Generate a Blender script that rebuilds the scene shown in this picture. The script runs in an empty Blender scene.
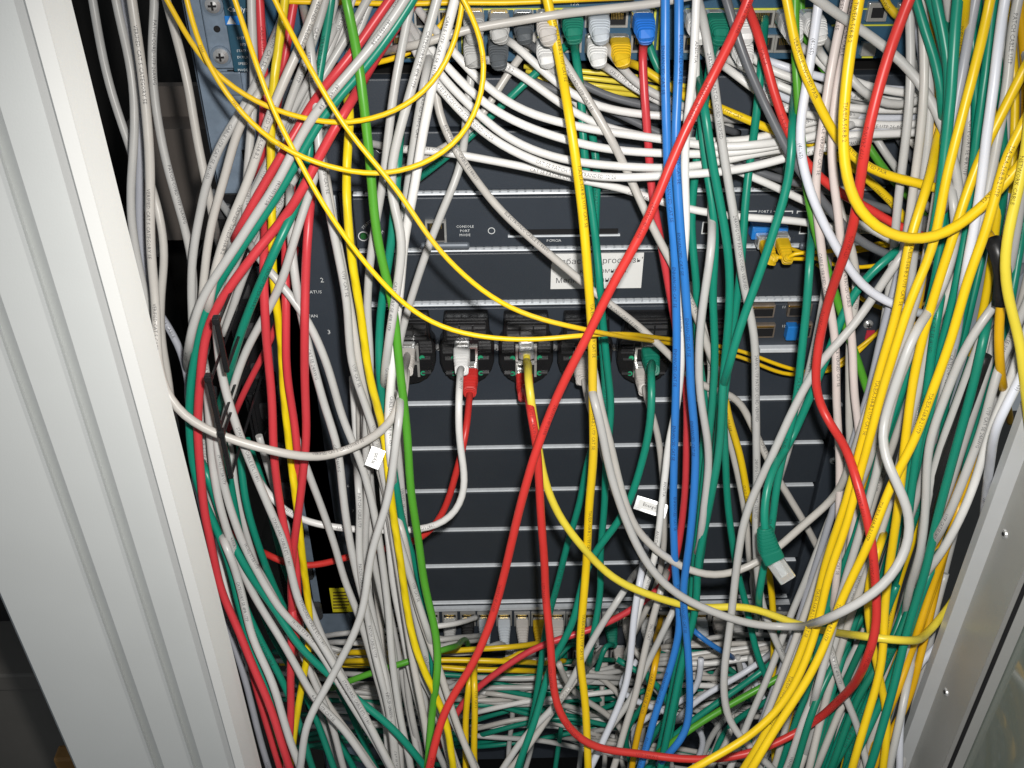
import bpy, bmesh, math, random
import numpy as np
from mathutils import Vector, Matrix, kdtree

# ------------------------------------------------------------------ camera
SC = bpy.context.scene
COL = SC.collection
W, H, F = 1024, 768, 995.0
PITCH, YAW = math.radians(36.0), math.radians(-1.5)
ROT = (Matrix.Rotation(YAW, 3, 'Z') @ Matrix.Rotation(math.pi / 2 - PITCH, 3, 'X'))
CAMP = -(ROT @ Vector((0, 0, -1))) * 0.832
cam_d = bpy.data.cameras.new('camera')
cam = bpy.data.objects.new('camera', cam_d)
COL.objects.link(cam)
cam.location = CAMP
cam.rotation_euler = ROT.to_euler()
cam_d.sensor_width = 36.0
cam_d.lens = F / W * 36.0
cam_d.clip_start = 0.01
cam_d.clip_end = 50
SC.camera = cam

# ------------------------------------------------------------------ light: the camera's flash and the dim room
world = bpy.data.worlds.new('World')
SC.world = world
world.use_nodes = True
bg = world.node_tree.nodes['Background']
bg.inputs[0].default_value = (0.85, 0.93, 1.0, 1)
bg.inputs[1].default_value = 0.21
fl = bpy.data.lights.new('flash', 'SPOT')
fl.spot_size = math.radians(102)
fl.spot_blend = 1.0
fl.shadow_soft_size = 0.010
fl.energy = 26.5
fl.color = (1.0, 0.975, 0.94)
flo = bpy.data.objects.new('flash', fl)
COL.objects.link(flo)
flo.location = CAMP + ROT @ Vector((0.022, 0.042, -0.01))
flo.rotation_euler = (ROT @ Matrix.Rotation(math.radians(-12.0), 3, 'X')).to_euler()
SC.view_settings.view_transform = 'Standard'
SC.view_settings.look = 'None'
SC.view_settings.gamma = 1.0
SC.view_settings.exposure = 0.0
SC.view_settings.use_curve_mapping = False
SC.cycles.max_bounces = 6
SC.cycles.use_denoising = True

# ------------------------------------------------------------------ helpers
CPN = np.array(CAMP)
RN = np.array(ROT)

def U(x, y, d=0.0):
    """point on the plane d metres in front of the equipment face seen at photo position x, y"""
    v = RN @ np.array(((x - 512) / F, -(y - 384) / F, -1.0))
    t = (-d - CPN[1]) / v[1]
    return CPN + v * t

rng = random.Random(11)

def nt(m):
    m.use_nodes = True
    return m.node_tree, m.node_tree.nodes, m.node_tree.links

def mat(name, col, rough=0.5, metal=0.0, var=0.08, scale=60.0, bump=0.0, bscale=400.0, spec=0.5, trans=0.0, emit=None, dirt=0.0, coat=0.0):
    m = bpy.data.materials.new(name)
    t, n, l = nt(m)
    b = n['Principled BSDF']
    b.inputs['Roughness'].default_value = rough
    b.inputs['Metallic'].default_value = metal
    b.inputs['Specular IOR Level'].default_value = spec
    b.inputs['Transmission Weight'].default_value = trans
    b.inputs['Coat Weight'].default_value = coat
    tc = n.new('ShaderNodeTexCoord')
    nz = n.new('ShaderNodeTexNoise')
    nz.inputs['Scale'].default_value = scale
    nz.inputs['Detail'].default_value = 5
    l.new(tc.outputs['Object'], nz.inputs['Vector'])
    oi = n.new('ShaderNodeObjectInfo')
    mx = n.new('ShaderNodeMath'); mx.operation = 'MULTIPLY_ADD'
    l.new(nz.outputs[0], mx.inputs[0]); mx.inputs[1].default_value = var * 2; mx.inputs[2].default_value = 1 - var
    m2 = n.new('ShaderNodeMath'); m2.operation = 'MULTIPLY_ADD'
    l.new(oi.outputs['Random'], m2.inputs[0]); m2.inputs[1].default_value = var * 1.6; m2.inputs[2].default_value = 1 - var * 0.8
    m3 = n.new('ShaderNodeMath'); m3.operation = 'MULTIPLY'
    l.new(mx.outputs[0], m3.inputs[0]); l.new(m2.outputs[0], m3.inputs[1])
    vm = n.new('ShaderNodeVectorMath'); vm.operation = 'SCALE'
    vm.inputs[0].default_value = col[:3]
    l.new(m3.outputs[0], vm.inputs['Scale'])
    out = vm.outputs[0]
    if dirt > 0:
        nd = n.new('ShaderNodeTexNoise'); nd.inputs['Scale'].default_value = 9.0; nd.inputs['Detail'].default_value = 8
        l.new(tc.outputs['Object'], nd.inputs['Vector'])
        rp = n.new('ShaderNodeValToRGB')
        rp.color_ramp.elements[0].position = 0.52; rp.color_ramp.elements[1].position = 0.78
        rp.color_ramp.elements[0].color = (0, 0, 0, 1); rp.color_ramp.elements[1].color = (dirt, dirt, dirt, 1)
        l.new(nd.outputs[0], rp.inputs[0])
        mi = n.new('ShaderNodeMix'); mi.data_type = 'RGBA'
        l.new(rp.outputs[0], mi.inputs[0]); l.new(out, mi.inputs[6]); mi.inputs[7].default_value = (0.16, 0.14, 0.12, 1)
        out = mi.outputs[2]
    l.new(out, b.inputs['Base Color'])
    mr = n.new('ShaderNodeMath'); mr.operation = 'MULTIPLY_ADD'
    l.new(nz.outputs[0], mr.inputs[0]); mr.inputs[1].default_value = 0.16; mr.inputs[2].default_value = max(0.02, rough - 0.08)
    l.new(mr.outputs[0], b.inputs['Roughness'])
    if bump > 0:
        nb = n.new('ShaderNodeTexNoise'); nb.inputs['Scale'].default_value = bscale; nb.inputs['Detail'].default_value = 3
        l.new(tc.outputs['Object'], nb.inputs['Vector'])
        bp = n.new('ShaderNodeBump'); bp.inputs['Strength'].default_value = bump; bp.inputs['Distance'].default_value = 0.0006
        l.new(nb.outputs[0], bp.inputs['Height']); l.new(bp.outputs[0], b.inputs['Normal'])
    if emit:
        b.inputs['Emission Color'].default_value = (*emit[:3], 1); b.inputs['Emission Strength'].default_value = emit[3]
    return m

def cable_mat(name, col, rough=0.37, var=0.05, twist=0.10, sub=0.0):
    m = mat(name, col, rough, 0, var, 45.0, 0, spec=0.42, dirt=0.22 if sum(col[:3]) > 1.1 else 0.08)
    t, n, l = nt(m)
    b = n['Principled BSDF']
    uv = n.new('ShaderNodeUVMap')
    wv = n.new('ShaderNodeTexWave')          # the twisted pairs show faintly through the jacket
    wv.wave_type = 'BANDS'; wv.bands_direction = 'DIAGONAL'
    wv.inputs['Scale'].default_value = 0.5; wv.inputs['Distortion'].default_value = 2.5
    wv.inputs['Detail'].default_value = 2
    l.new(uv.outputs[0], wv.inputs['Vector'])
    bp = n.new('ShaderNodeBump'); bp.inputs['Strength'].default_value = twist; bp.inputs['Distance'].default_value = 0.0012
    l.new(wv.outputs[1], bp.inputs['Height']); l.new(bp.outputs[0], b.inputs['Normal'])
    return m

CM = {
 'grey':  cable_mat('jacket_grey', (0.465, 0.46, 0.445)),
 'warm':  cable_mat('jacket_warm_grey', (0.49, 0.468, 0.435)),
 'white': cable_mat('jacket_white', (0.71, 0.70, 0.68)),
 'bwhite': cable_mat('jacket_bluish_white', (0.62, 0.64, 0.70)),
 'pink':  cable_mat('jacket_pinkish', (0.62, 0.54, 0.51)),
 'cool':  cable_mat('jacket_cool_grey', (0.36, 0.37, 0.41)),
 'dark':  cable_mat('jacket_dark_grey', (0.115, 0.12, 0.13)),
 'teal':  cable_mat('jacket_teal', (0.006, 0.205, 0.135)),
 'dteal': cable_mat('jacket_deep_teal', (0.005, 0.17, 0.105)),
 'red':   cable_mat('jacket_red', (0.56, 0.034, 0.028)),
 'pred':  cable_mat('jacket_pinkish_red', (0.55, 0.042, 0.052)),
 'yellow': cable_mat('jacket_yellow', (0.74, 0.50, 0.008)),
 'amber': cable_mat('jacket_amber', (0.66, 0.37, 0.006)),
 'lemon': cable_mat('jacket_lemon', (0.74, 0.60, 0.05)),
 'olive': cable_mat('jacket_twisted_yellow', (0.70, 0.53, 0.006), twist=0.5),
 'fibre': cable_mat('jacket_fibre_yellow', (0.82, 0.52, 0.006), twist=0.03),
 'green': cable_mat('jacket_light_green', (0.075, 0.30, 0.024)),
 'blue':  cable_mat('jacket_blue', (0.026, 0.175, 0.52)),
 'black': cable_mat('jacket_black', (0.012, 0.012, 0.013)),
}
M = {
 'ink': mat('print_ink', (0.10, 0.10, 0.105), 0.7, var=0.02),
 'inkred': mat('print_ink_dark_red', (0.22, 0.008, 0.008), 0.7, var=0.02),
 'inkteal': mat('print_ink_dark_teal', (0.002, 0.05, 0.04), 0.7, var=0.02),
 'inkblue': mat('print_ink_dark_blue', (0.004, 0.03, 0.14), 0.7, var=0.02),
 'inkyellow': mat('print_ink_olive', (0.13, 0.09, 0.01), 0.7, var=0.02),
 'clear': mat('clear_plug', (0.72, 0.74, 0.74), 0.12, trans=0.55, var=0.03),
 'steel': mat('shield_steel', (0.58, 0.57, 0.54), 0.30, 0.55, bump=0.1),
 'zinc': mat('zinc_steel', (0.21, 0.27, 0.345), 0.46, 0.35, var=0.22, scale=120, bump=0.25, bscale=250, dirt=0.15),
 'screw': mat('screw_steel', (0.66, 0.66, 0.66), 0.25, 0.6),
 'gold': mat('gold_contact', (0.8, 0.55, 0.15), 0.3, 1.0),
 'door': mat('door_paint', (0.57, 0.585, 0.575), 0.42, var=0.02, scale=20, bump=0.10, bscale=900, dirt=0.05),
 'doorlip': mat('door_lip_paint', (0.70, 0.70, 0.68), 0.38, var=0.02, scale=20, bump=0.08, bscale=900),
 'groove': mat('groove_paint', (0.40, 0.415, 0.405), 0.5, var=0.02),
 'post': mat('post_aluminium', (0.42, 0.42, 0.40), 0.34, 0.25, var=0.05, scale=30, bump=0.12, bscale=600),
 'postlip': mat('post_lip', (0.56, 0.57, 0.57), 0.4, 0.2, var=0.03),
 'rubber': mat('rubber_gasket', (0.010, 0.010, 0.011), 0.6),
 'glass': mat('tinted_glass', (0.30, 0.34, 0.30), 0.08, var=0.10, scale=8, trans=0.35, dirt=0.15, spec=0.9, coat=1.0),
 'chassis': mat('chassis_paint', (0.037, 0.046, 0.060), 0.46, var=0.10, scale=25, bump=0.3, bscale=1500, dirt=0.04),
 'blank': mat('blank_paint', (0.031, 0.038, 0.048), 0.44, var=0.10, scale=25, bump=0.3, bscale=1500, dirt=0.04),
 'lipmetal': mat('slot_lip_metal', (0.74, 0.78, 0.82), 0.34, 0.15, var=0.15, scale=200),
 'blackpl': mat('black_plastic', (0.012, 0.012, 0.013), 0.28, var=0.1, bump=0.15, bscale=700),
 'smoke': mat('smoked_plastic', (0.045, 0.045, 0.047), 0.22, var=0.2, scale=150),
 'hollow': mat('dark_opening', (0.004, 0.004, 0.005), 0.8),
 'bluepan': mat('blue_panel', (0.026, 0.088, 0.155), 0.5, var=0.08, bump=0.1),
 'bluelab': mat('blue_label', (0.020, 0.075, 0.120), 0.4, var=0.08),
 'bluegb': mat('blue_connector', (0.02, 0.20, 0.60), 0.35),
 'liney': mat('yellow_panel_line', (0.62, 0.62, 0.06), 0.5, var=0.03),
 'printw': mat('white_print', (0.72, 0.74, 0.74), 0.6, var=0.03),
 'paper': mat('paper', (0.78, 0.78, 0.76), 0.75, var=0.03, scale=30),
 'ylabel': mat('yellow_label', (0.68, 0.60, 0.02), 0.5, var=0.05),
 'pinkl': mat('pink_label', (0.75, 0.12, 0.40), 0.5, var=0.05),
 'led': mat('green_led', (0.02, 0.12, 0.03), 0.25),
 'grnmark': mat('green_mark', (0.02, 0.33, 0.16), 0.5),
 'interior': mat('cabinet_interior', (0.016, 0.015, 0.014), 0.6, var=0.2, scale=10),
 'brown': mat('brown_sheet', (0.105, 0.088, 0.076), 0.65, var=0.12, scale=20, dirt=0.1),
 'floor': mat('floor_vinyl', (0.05, 0.047, 0.042), 0.5, var=0.2, scale=14, dirt=0.1),
 'boxcard': mat('dark_carton', (0.15, 0.14, 0.125), 0.7, var=0.2, scale=12),
 'dullbrass': mat('dull_brass', (0.20, 0.165, 0.135), 0.35, 0.3, var=0.3, scale=200),
 'levergrey': mat('lever_grey', (0.13, 0.15, 0.175), 0.35, 0.2),
 'rustybr': mat('brown_thing', (0.24, 0.12, 0.03), 0.6, var=0.2),
}
def boot_mat(c):
    if 'b_' + c not in M:
        base = {'grey': (0.42, 0.42, 0.41), 'warm': (0.50, 0.47, 0.44), 'white': (0.70, 0.70, 0.69), 'teal': (0.004, 0.17, 0.11),
                'dark': (0.085, 0.095, 0.105), 'yellow': (0.68, 0.44, 0.01), 'blue': (0.012, 0.16, 0.60), 'red': (0.56, 0.03, 0.025),
                'black': (0.012, 0.012, 0.012), 'green': (0.07, 0.34, 0.02), 'bgrey': (0.50, 0.54, 0.58)}[c]
        M['b_' + c] = mat('boot_' + c, base, 0.5, var=0.06)
    return M['b_' + c]

def link(name, me, parent=None):
    o = bpy.data.objects.new(name, me)
    COL.objects.link(o)
    if parent is not None:
        o.parent = parent
    return o

def tag(o, label=None, cat=None, group=None, kind=None):
    if label: o['label'] = label
    if cat: o['category'] = cat
    if group: o['group'] = group
    if kind: o['kind'] = kind
    return o

def empty(name, label, cat, group=None, loc=(0, 0, 0)):
    o = link(name, None)
    o.location = loc
    return tag(o, label, cat, group)

class MB:
    def __init__(s): s.v = []; s.f = []
    def box(s, x0, y0, z0, x1, y1, z1):
        x0, x1 = min(x0, x1), max(x0, x1); y0, y1 = min(y0, y1), max(y0, y1); z0, z1 = min(z0, z1), max(z0, z1)
        i = len(s.v)
        s.v += [(x0,y0,z0),(x1,y0,z0),(x1,y1,z0),(x0,y1,z0),(x0,y0,z1),(x1,y0,z1),(x1,y1,z1),(x0,y1,z1)]
        s.f += [(i,i+3,i+2,i+1),(i+4,i+5,i+6,i+7),(i,i+1,i+5,i+4),(i+1,i+2,i+6,i+5),(i+2,i+3,i+7,i+6),(i+3,i,i+4,i+7)]
        return s
    def prism(s, poly, y0, y1):
        """polygon in x,z (counter-clockwise seen from the front) extruded from y0 (front) to y1"""
        i, n = len(s.v), len(poly)
        s.v += [(x, y0, z) for x, z in poly] + [(x, y1, z) for x, z in poly]
        s.f.append(tuple(range(i, i + n))); s.f.append(tuple(range(i + 2*n - 1, i + n - 1, -1)))
        for k in range(n):
            k2 = (k + 1) % n
            s.f.append((i + k, i + n + k, i + n + k2, i + k2))
        return s
    def vprism(s, poly, z0, z1, sh=(0, 0)):
        """polygon in x,y extruded upward; sh shifts the top"""
        i, n = len(s.v), len(poly)
        s.v += [(x, y, z0) for x, y in poly] + [(x + sh[0], y + sh[1], z1) for x, y in poly]
        s.f.append(tuple(range(i + n - 1, i - 1, -1))); s.f.append(tuple(range(i + n, i + 2*n)))
        for k in range(n):
            k2 = (k + 1) % n
            s.f.append((i + k, i + k2, i + n + k2, i + n + k))
        return s
    def disc(s, c, axis, r0, r1, h, n=20):
        """frustum from c along axis"""
        a = Vector(axis).normalized(); q = a.to_track_quat('Z', 'Y').to_matrix(); i = len(s.v)
        for rr, hh in ((r0, 0), (r1, h)):
            for k in range(n):
                p = q @ Vector((math.cos(2*math.pi*k/n)*rr, math.sin(2*math.pi*k/n)*rr, hh)) + Vector(c)
                s.v.append(tuple(p))
        s.f.append(tuple(range(i + n - 1, i - 1, -1))); s.f.append(tuple(range(i + n, i + 2*n)))
        for k in range(n):
            k2 = (k + 1) % n
            s.f.append((i + k, i + k2, i + n + k2, i + n + k))
        return s
    def ring(s, c, r, w, h, n=24):
        """flat ring facing -Y"""
        i = len(s.v)
        for rr in (r - w, r):
            for yy in (0, h):
                for k in range(n):
                    s.v.append((c[0] + rr*math.cos(2*math.pi*k/n), c[1] - h + yy, c[2] + rr*math.sin(2*math.pi*k/n)))
        for k in range(n):
            k2 = (k + 1) % n
            a, b, cc, d = i, i + n, i + 2*n, i + 3*n
            s.f += [(a+k, a+k2, cc+k2, cc+k), (cc+k, cc+k2, d+k2, d+k), (b+k, d+k, d+k2, b+k2), (a+k, b+k, b+k2, a+k2)]
        return s
    def build(s, name, m, parent=None, bevel=0.0, smooth=False):
        me = bpy.data.meshes.new(name)
        me.from_pydata(s.v, [], s.f)
        me.materials.append(m)
        bm = bmesh.new(); bm.from_mesh(me)
        bmesh.ops.recalc_face_normals(bm, faces=bm.faces)
        bm.to_mesh(me); bm.free()
        o = link(name, me, parent)
        if bevel > 0:
            bv = o.modifiers.new('bevel', 'BEVEL'); bv.width = bevel; bv.segments = 2; bv.limit_method = 'ANGLE'
        if smooth:
            for p in me.polygons: p.use_smooth = True
        return o

def pb(x0, y0, x1, y1, d0, d1, mb=None):
    """box seen at photo rectangle x0,y0..x1,y1, its front at d0 and its back at d1 before the equipment face"""
    xm, ym = (x0 + x1) / 2, (y0 + y1) / 2
    mb = mb or MB()
    return mb.box(U(x0, ym, d0)[0], -d0, U(xm, y0, d0)[2], U(x1, ym, d0)[0], -d1, U(xm, y1, d0)[2])

_tcache = {}
def text_verts(s, size=1.0, res=1):
    k = (s, res)
    if k not in _tcache:
        cu = bpy.data.curves.new('t', 'FONT'); cu.body = s; cu.size = 1.0; cu.resolution_u = res
        o = bpy.data.objects.new('t', cu); COL.objects.link(o)
        dg = bpy.context.evaluated_depsgraph_get()
        me = bpy.data.meshes.new_from_object(o.evaluated_get(dg))
        v = np.array([tuple(p.co) for p in me.vertices]) if len(me.vertices) else np.zeros((0, 3))
        f = [tuple(p.vertices) for p in me.polygons]
        bpy.data.objects.remove(o); bpy.data.curves.remove(cu); bpy.data.meshes.remove(me)
        _tcache[k] = (v, f)
    v, f = _tcache[k]
    return v * size, f

def flat_text(s, px, py, h_mm, d, m, parent, ang=0.0, name='lettering', center=True, right=(1, 0, 0), up=(0, 0, 1)):
    v, f = text_verts(s, h_mm / 1000 / 0.72)
    p = Vector(U(px, py, d)) if not isinstance(px, Vector) else px
    if center and len(v): v = v - (v.min(0) + v.max(0)) / 2
    r = Vector(right).normalized(); u = Vector(up).normalized()
    c, sn = math.cos(ang), math.sin(ang)
    vs = [tuple(p + r * (a[0]*c - a[1]*sn) + u * (a[0]*sn + a[1]*c)) for a in v]
    me = bpy.data.meshes.new(name); me.from_pydata(vs, [], f); me.materials.append(m)
    return link(name, me, parent)

# ================================================================== THE SETTING
def ZR(y): return U(600, y, 0)[2]
ZB = -1.25

o = MB().box(-3, -3, -1.62, 3, 2, -1.60).build('floor', M['floor']); tag(o, kind='structure')
# inside of the cabinet: rear and left sheet
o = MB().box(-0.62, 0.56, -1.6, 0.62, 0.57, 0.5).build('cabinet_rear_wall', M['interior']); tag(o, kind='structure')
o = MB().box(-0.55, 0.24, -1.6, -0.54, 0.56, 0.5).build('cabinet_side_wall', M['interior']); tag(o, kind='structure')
o = pb(146, 86, 240, 128, -0.20, -0.21).build('cable_tray', M['brown'])
pb(134, 129, 240, 240, -0.17, -0.21).build('tray_lip', M['brown'], o)
tag(o, 'brown-grey sheet metal tray deep inside behind the left grey cables', 'tray')

# ---- left door: ribbed pale grey sheet
def PX(x, d, y=384.0):
    p = U(x, y, d); return (p[0], p[1])
prof = [PX(162, .204), PX(162, .212), PX(147, .2215), PX(146, .2222), PX(133, .2222), PX(131.5, .2175), PX(124, .214), PX(88, .214), PX(78, .2075), PX(74.5, .2146), PX(70, .214),
        PX(34, .214), PX(24, .2075), PX(20.5, .2146), PX(16, .214), PX(-88, .214), PX(-90, .200)]
inner = [(x, y + .012) for x, y in prof[2:-1]]
door = empty('ribbed_door', 'pale grey ribbed steel cabinet door filling the left side', 'door', loc=(prof[0][0], prof[0][1], ZB))
def doorstrip(a, b, name, m, th=0.010, ext=0.0):
    pts = prof[a:b + 1]
    poly = [(x - prof[0][0] - .0063, y - prof[0][1]) for x, y in pts]
    back = [(x, y + th) for x, y in reversed(poly)]
    return MB().vprism(poly + back, 0, 1.75, (0.006, 0)).build(name, m, door)
doorstrip(0, 6, 'lip', M['doorlip'])
doorstrip(6, 7, 'panel', M['door'])
doorstrip(7, 10, 'rib', M['door'])
doorstrip(10, 11, 'panel', M['door'])
doorstrip(11, 14, 'rib', M['door'])
doorstrip(14, 16, 'panel', M['door'])
# low things on the floor left of the door
bo = empty('storage_box', 'brown-grey box on floor beyond the left door at bottom corner', 'box', loc=U(40, 671, -.12))
MB().box(-.30, .0, -.75, .22, .40, -.03).build('box_body', M['boxcard'], bo, bevel=.004)
MB().box(-.31, -.006, -.03, .23, .41, .0).build('lid', M['boxcard'], bo, bevel=.003)
cb = empty('dark_case', 'black case with white sticker behind the brown box at far left', 'case', loc=U(40, 600, -.20))
MB().box(-.35, 0, -.5, .15, .3, .4).build('case_body', M['interior'], cb, bevel=.004)
q0, q1 = U(-12, 649, -.1995), U(15, 664, -.1995); l0 = cb.location
MB().box(q0[0] - l0[0], -.0012, q1[2] - l0[2], q1[0] - l0[0], -.0002, q0[2] - l0[2]).build('sticker', M['paper'], cb)
sb = Vector(U(66, 752, .0))
st = MB().box(sb.x - .012, sb.y - .01, -1.60, sb.x + .012, sb.y + .01, sb.z).build('wooden_batten', M['rustybr'], None, bevel=.003)
tag(st, 'brown wooden batten standing at the bottom left corner', 'batten')

# ---- right post of the cabinet and its glass door
def PB(x, d): p = U(x, 768, d); return (p[0], p[1])
a0, a1, a2, a3 = PB(895, .20), PB(910, .205), PB(943, .240), PB(951, .25)
post = empty('cabinet_post', 'satin grey metal cabinet post with screws at lower right', 'post', loc=(a0[0], a0[1], ZB))
POFF = .0162
rel = lambda p: (p[0] - a0[0] + POFF, p[1] - a0[1])
LEAN = (-0.028, 0)
def pstrip(pts, name, m, par, th=(0.012, 0.004), z1=1.75):
    poly = [rel(p) for p in pts]
    return MB().vprism(poly + [(x + th[0], y + th[1]) for x, y in reversed(poly)], 0, z1, LEAN).build(name, m, par)
pstrip([a0, a1], 'front_lip', M['postlip'], post, (0.0, .007))
pstrip([(a1[0] - .0012, a1[1] + .003), a2], 'side_face', M['post'], post, (0.02, 0.004))
pstrip([(a2[0], a2[1] - .0004), (a2[0] + .0028, a2[1] - .0012)], 'bright_edge', M['steel'], post, (.004, .004))
def on_post(px, py):
    """where the photo ray meets the side face"""
    v = RN @ np.array(((px - 512) / F, -(py - 384) / F, -1.0))
    best = None
    for k in range(200):
        s = k / 199
        z = None
        x = a1[0] + (a2[0] - a1[0]) * s; y = a1[1] + (a2[1] - a1[1]) * s
        t = (y - CPN[1]) / v[1]; q = CPN + v * t
        xl = x + POFF + LEAN[0] * (q[2] - ZB) / 1.75
        e = abs(q[0] - xl)
        if best is None or e < best[0]: best = (e, q)
    return Vector(best[1])
nrm = Vector((a1[1] - a2[1], -(a1[0] - a2[0]), 0)); nrm = Vector((-abs(nrm.x), -abs(nrm.y), 0)).normalized()
for (px, py) in ((1006, 534), (947, 692)):
    c = on_post(px, py)
    sc = MB().disc(c - nrm * .001, nrm, .0042, .0030, .0030, 18)
    so = sc.build('screw', M['screw'], post, smooth=False); so.matrix_parent_inverse = Matrix.Translation(-post.location)
    sl = MB().disc(c + nrm * .0020, nrm, .0016, .0013, .0003, 8).build('screw_recess', M['hollow'], so)
gd = empty('glass_door', 'dark tinted glass door with black gasket at right edge', 'door', loc=(a0[0], a0[1], ZB))
pstrip([(a2[0] + .0032, a2[1] - .0012), (a2[0] + .0050, a2[1] - .003)], 'gasket', M['rubber'], gd, (.004, .01))
g0 = (a2[0] + .0125, a2[1] - .002)
pstrip([(a2[0] + .0053, a2[1] - .003), (a2[0] + .0120, a2[1] - .005)], 'frame', M['post'], gd, (.003, .012))
pstrip([g0, (g0[0] + .035, g0[1] - .32)], 'pane', M['glass'], gd, (.004, 0))
pstrip([(g0[0] + .05, g0[1] + .05), (g0[0] + .09, g0[1] - .32)], 'outer_frame', M['interior'], gd, (.01, 0))

# ================================================================== RACK AND EQUIPMENT
# zinc rail, upper left
rail = empty('rack_rail', 'blue-grey zinc plated rack rail at upper left', 'rail', loc=(0, 0, 0))
xl, xr = U(181, 0, .004)[0], U(262, 0, .004)[0]
mb = MB().box(xl, -.004, -1.3, xr, .006, .35).box(xl, -.004, -1.3, xl + .003, .05, .35)
mb.build('rail_face', M['zinc'], rail, bevel=.0012)
for yy in (70, 112, 150):
    pb(228 + (yy - 70) * .18, yy, 238 + (yy - 70) * .18, yy + 11, .0046, -.004).build('square_hole', M['hollow'], rail)
pb(221, 72, 242, 96, .0065, .004).build('cage_nut', M['zinc'], rail, bevel=.001)

def screw_head(px, py, d, r, par, name='screw'):
    c = Vector(U(px, py, d))
    mbx = MB()
    n = 22
    for (ra, rb, h0, h1) in ((r, r * .96, 0, .0012), (r * .96, r * .6, .0012, .0026), (r * .6, r * .2, .0026, .0031)):
        mbx.disc(c + Vector((0, -h0, 0)), (0, -1, 0), ra, rb, h1 - h0, n)
    so = mbx.build(name, M['screw'], par)
    cr = MB(); w = r * .12
    cr.box(c.x - r * .5, c.y - .0034, c.z - w, c.x + r * .5, c.y - .0024, c.z + w)
    cr.box(c.x - w, c.y - .00345, c.z - r * .5, c.x + w, c.y - .00245, c.z + r * .5)
    cr.build('cross_slot', M['hollow'], so)
    return so

ear = empty('mounting_ear', 'zinc mounting ear with two round cross-head screws and blue plate', 'bracket')
pb(200, -60, 230, 69, .0125, .0045).build('ear_plate', M['zinc'], ear, bevel=.001)
wsh = MB(); 
for (px, py) in ((213, 5), (221, 56)):
    c = U(px, py, .0128)
    MB().disc(c, (0, -1, 0), .0068, .0066, .0008, 22).build('washer', M['zinc'], ear)
    screw_head(px, py, .0137, .0052, ear)
c = U(217, 29, .0127); MB().disc(c, (0, -1, 0), .0022, .0022, .0003, 14).build('ear_hole', M['hollow'], ear)
pb(223, -60, 262, 72, .016, .0126).build('blue_plate', M['bluelab'], ear, bevel=.0008)
pb(225, 16, 239, 25, .0164, .0158).build('logo_patch', M['bluegb'], ear)
flat_text('Catalyst', 239, 10, 3.2, .0166, M['printw'], ear)
v0 = Vector(U(231, 21, .0169))
me = bpy.data.meshes.new('triangle'); me.from_pydata([tuple(v0 + Vector((-.003, 0, -.002))), tuple(v0 + Vector((.003, 0, -.002))), tuple(v0 + Vector((0, 0, .003)))], [], [(0, 1, 2)])
me.materials.append(M['printw']); link('triangle_mark', me, ear)
for k, s in enumerate(('SYSTEM', 'RPS', 'STATUS', 'DUPLX', 'SPEED', 'MODE')):
    flat_text(s, 243, 38 + k * 6.4, 1.7, .0166, M['printw'], ear)

# ---------------- upper switch with blue face
sw = empty('network_switch', 'blue faced network switch with two rows of ports across the top', 'network switch')
mb = pb(262, -70, 960, 61, 0.0, -.30); mb.build('front_panel', M['bluepan'], sw, bevel=.001)
def port(par, px, py, w, h, d, shield=True):
    """an RJ45 opening: a steel frame round a dark hole with contacts"""
    p0, p1 = U(px - w / 2, py - h / 2, d), U(px + w / 2, py + h / 2, d)
    x0, z1, x1, z0 = p0[0], p0[2], p1[0], p1[2]; y = -d; t = (x1 - x0) * .10
    mb = MB().box(x0, y - .0025, z0, x0 + t, y + .001, z1).box(x1 - t, y - .0025, z0, x1, y + .001, z1)
    mb.box(x0 + t, y - .0024, z1 - t, x1 - t, y + .001, z1).box(x0 + t, y - .0024, z0, x1 - t, y + .001, z0 + t)
    po = mb.build('port', M['steel'] if shield else M['smoke'], par)
    MB().box(x0 + t, y - .0006, z0 + t, x1 - t, y + .0012, z1 - t).build('opening', M['hollow'], po)
    cm = MB()
    for k in range(8):
        xx = x0 + t * 2 + (x1 - x0 - 4 * t) * (k + .5) / 8
        cm.box(xx - t * .16, y - .0010, z1 - t * 4.4, xx + t * .16, y - .0002, z1 - t * 1.3)
    cm.build('contacts', M['gold'], po)
    return po
TOPX = [400, 424, 448, 474, 498, 523, 546, 571, 595, 617, 641, 693, 716, 739, 762, 785, 808]
for x in TOPX:
    port(sw, x, 18, 20, 17, .0006); port(sw, x, 43, 20, 17, .0006)
for (x0, y0, x1, y1) in ((392, 8.4, 655, 9.8), (686, 8.4, 822, 9.8), (653, 9.8, 655, 50), (461, 9.8, 462.5, 54), (462, 53, 470, 54.4), (658, 8, 660, 50),
                         (662, 8, 664, 50), (388, 57, 470, 58), (824, 8.5, 912, 9.7)):
    pb(x0, y0, x1, y1, .0012, -.0002).build('outline', M['liney'], sw)
flat_text('1x', 483, 4, 3.0, .0012, M['printw'], sw); flat_text('13x', 575, 3, 3.0, .0012, M['printw'], sw); flat_text('14x 15x', 633, 4, 2.6, .0012, M['printw'], sw)
flat_text('10/100BASE-TX', 540, -2, 2.6, .0012, M['printw'], sw)
for (x0, y0, x1, y1) in ((868, 3, 888, 22), (898, 4, 922, 22)):
    p = pb(x0, y0, x1, y1, .004, -.001).build('module_cage', M['steel'], sw, bevel=.0006)
    pb(x0 + 4, y0 + 5, x1 - 4, y1 - 4, .0046, .003).build('opening', M['hollow'], p)
for (x0, y0, x1, y1) in ((832, 24.6, 926, 26), (838, 8.5, 842, 9.5), (862, 56.5, 873, 58)):
    pb(x0, y0, x1, y1, .0012, -.0002).build('outline', M['liney'], sw)
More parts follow.
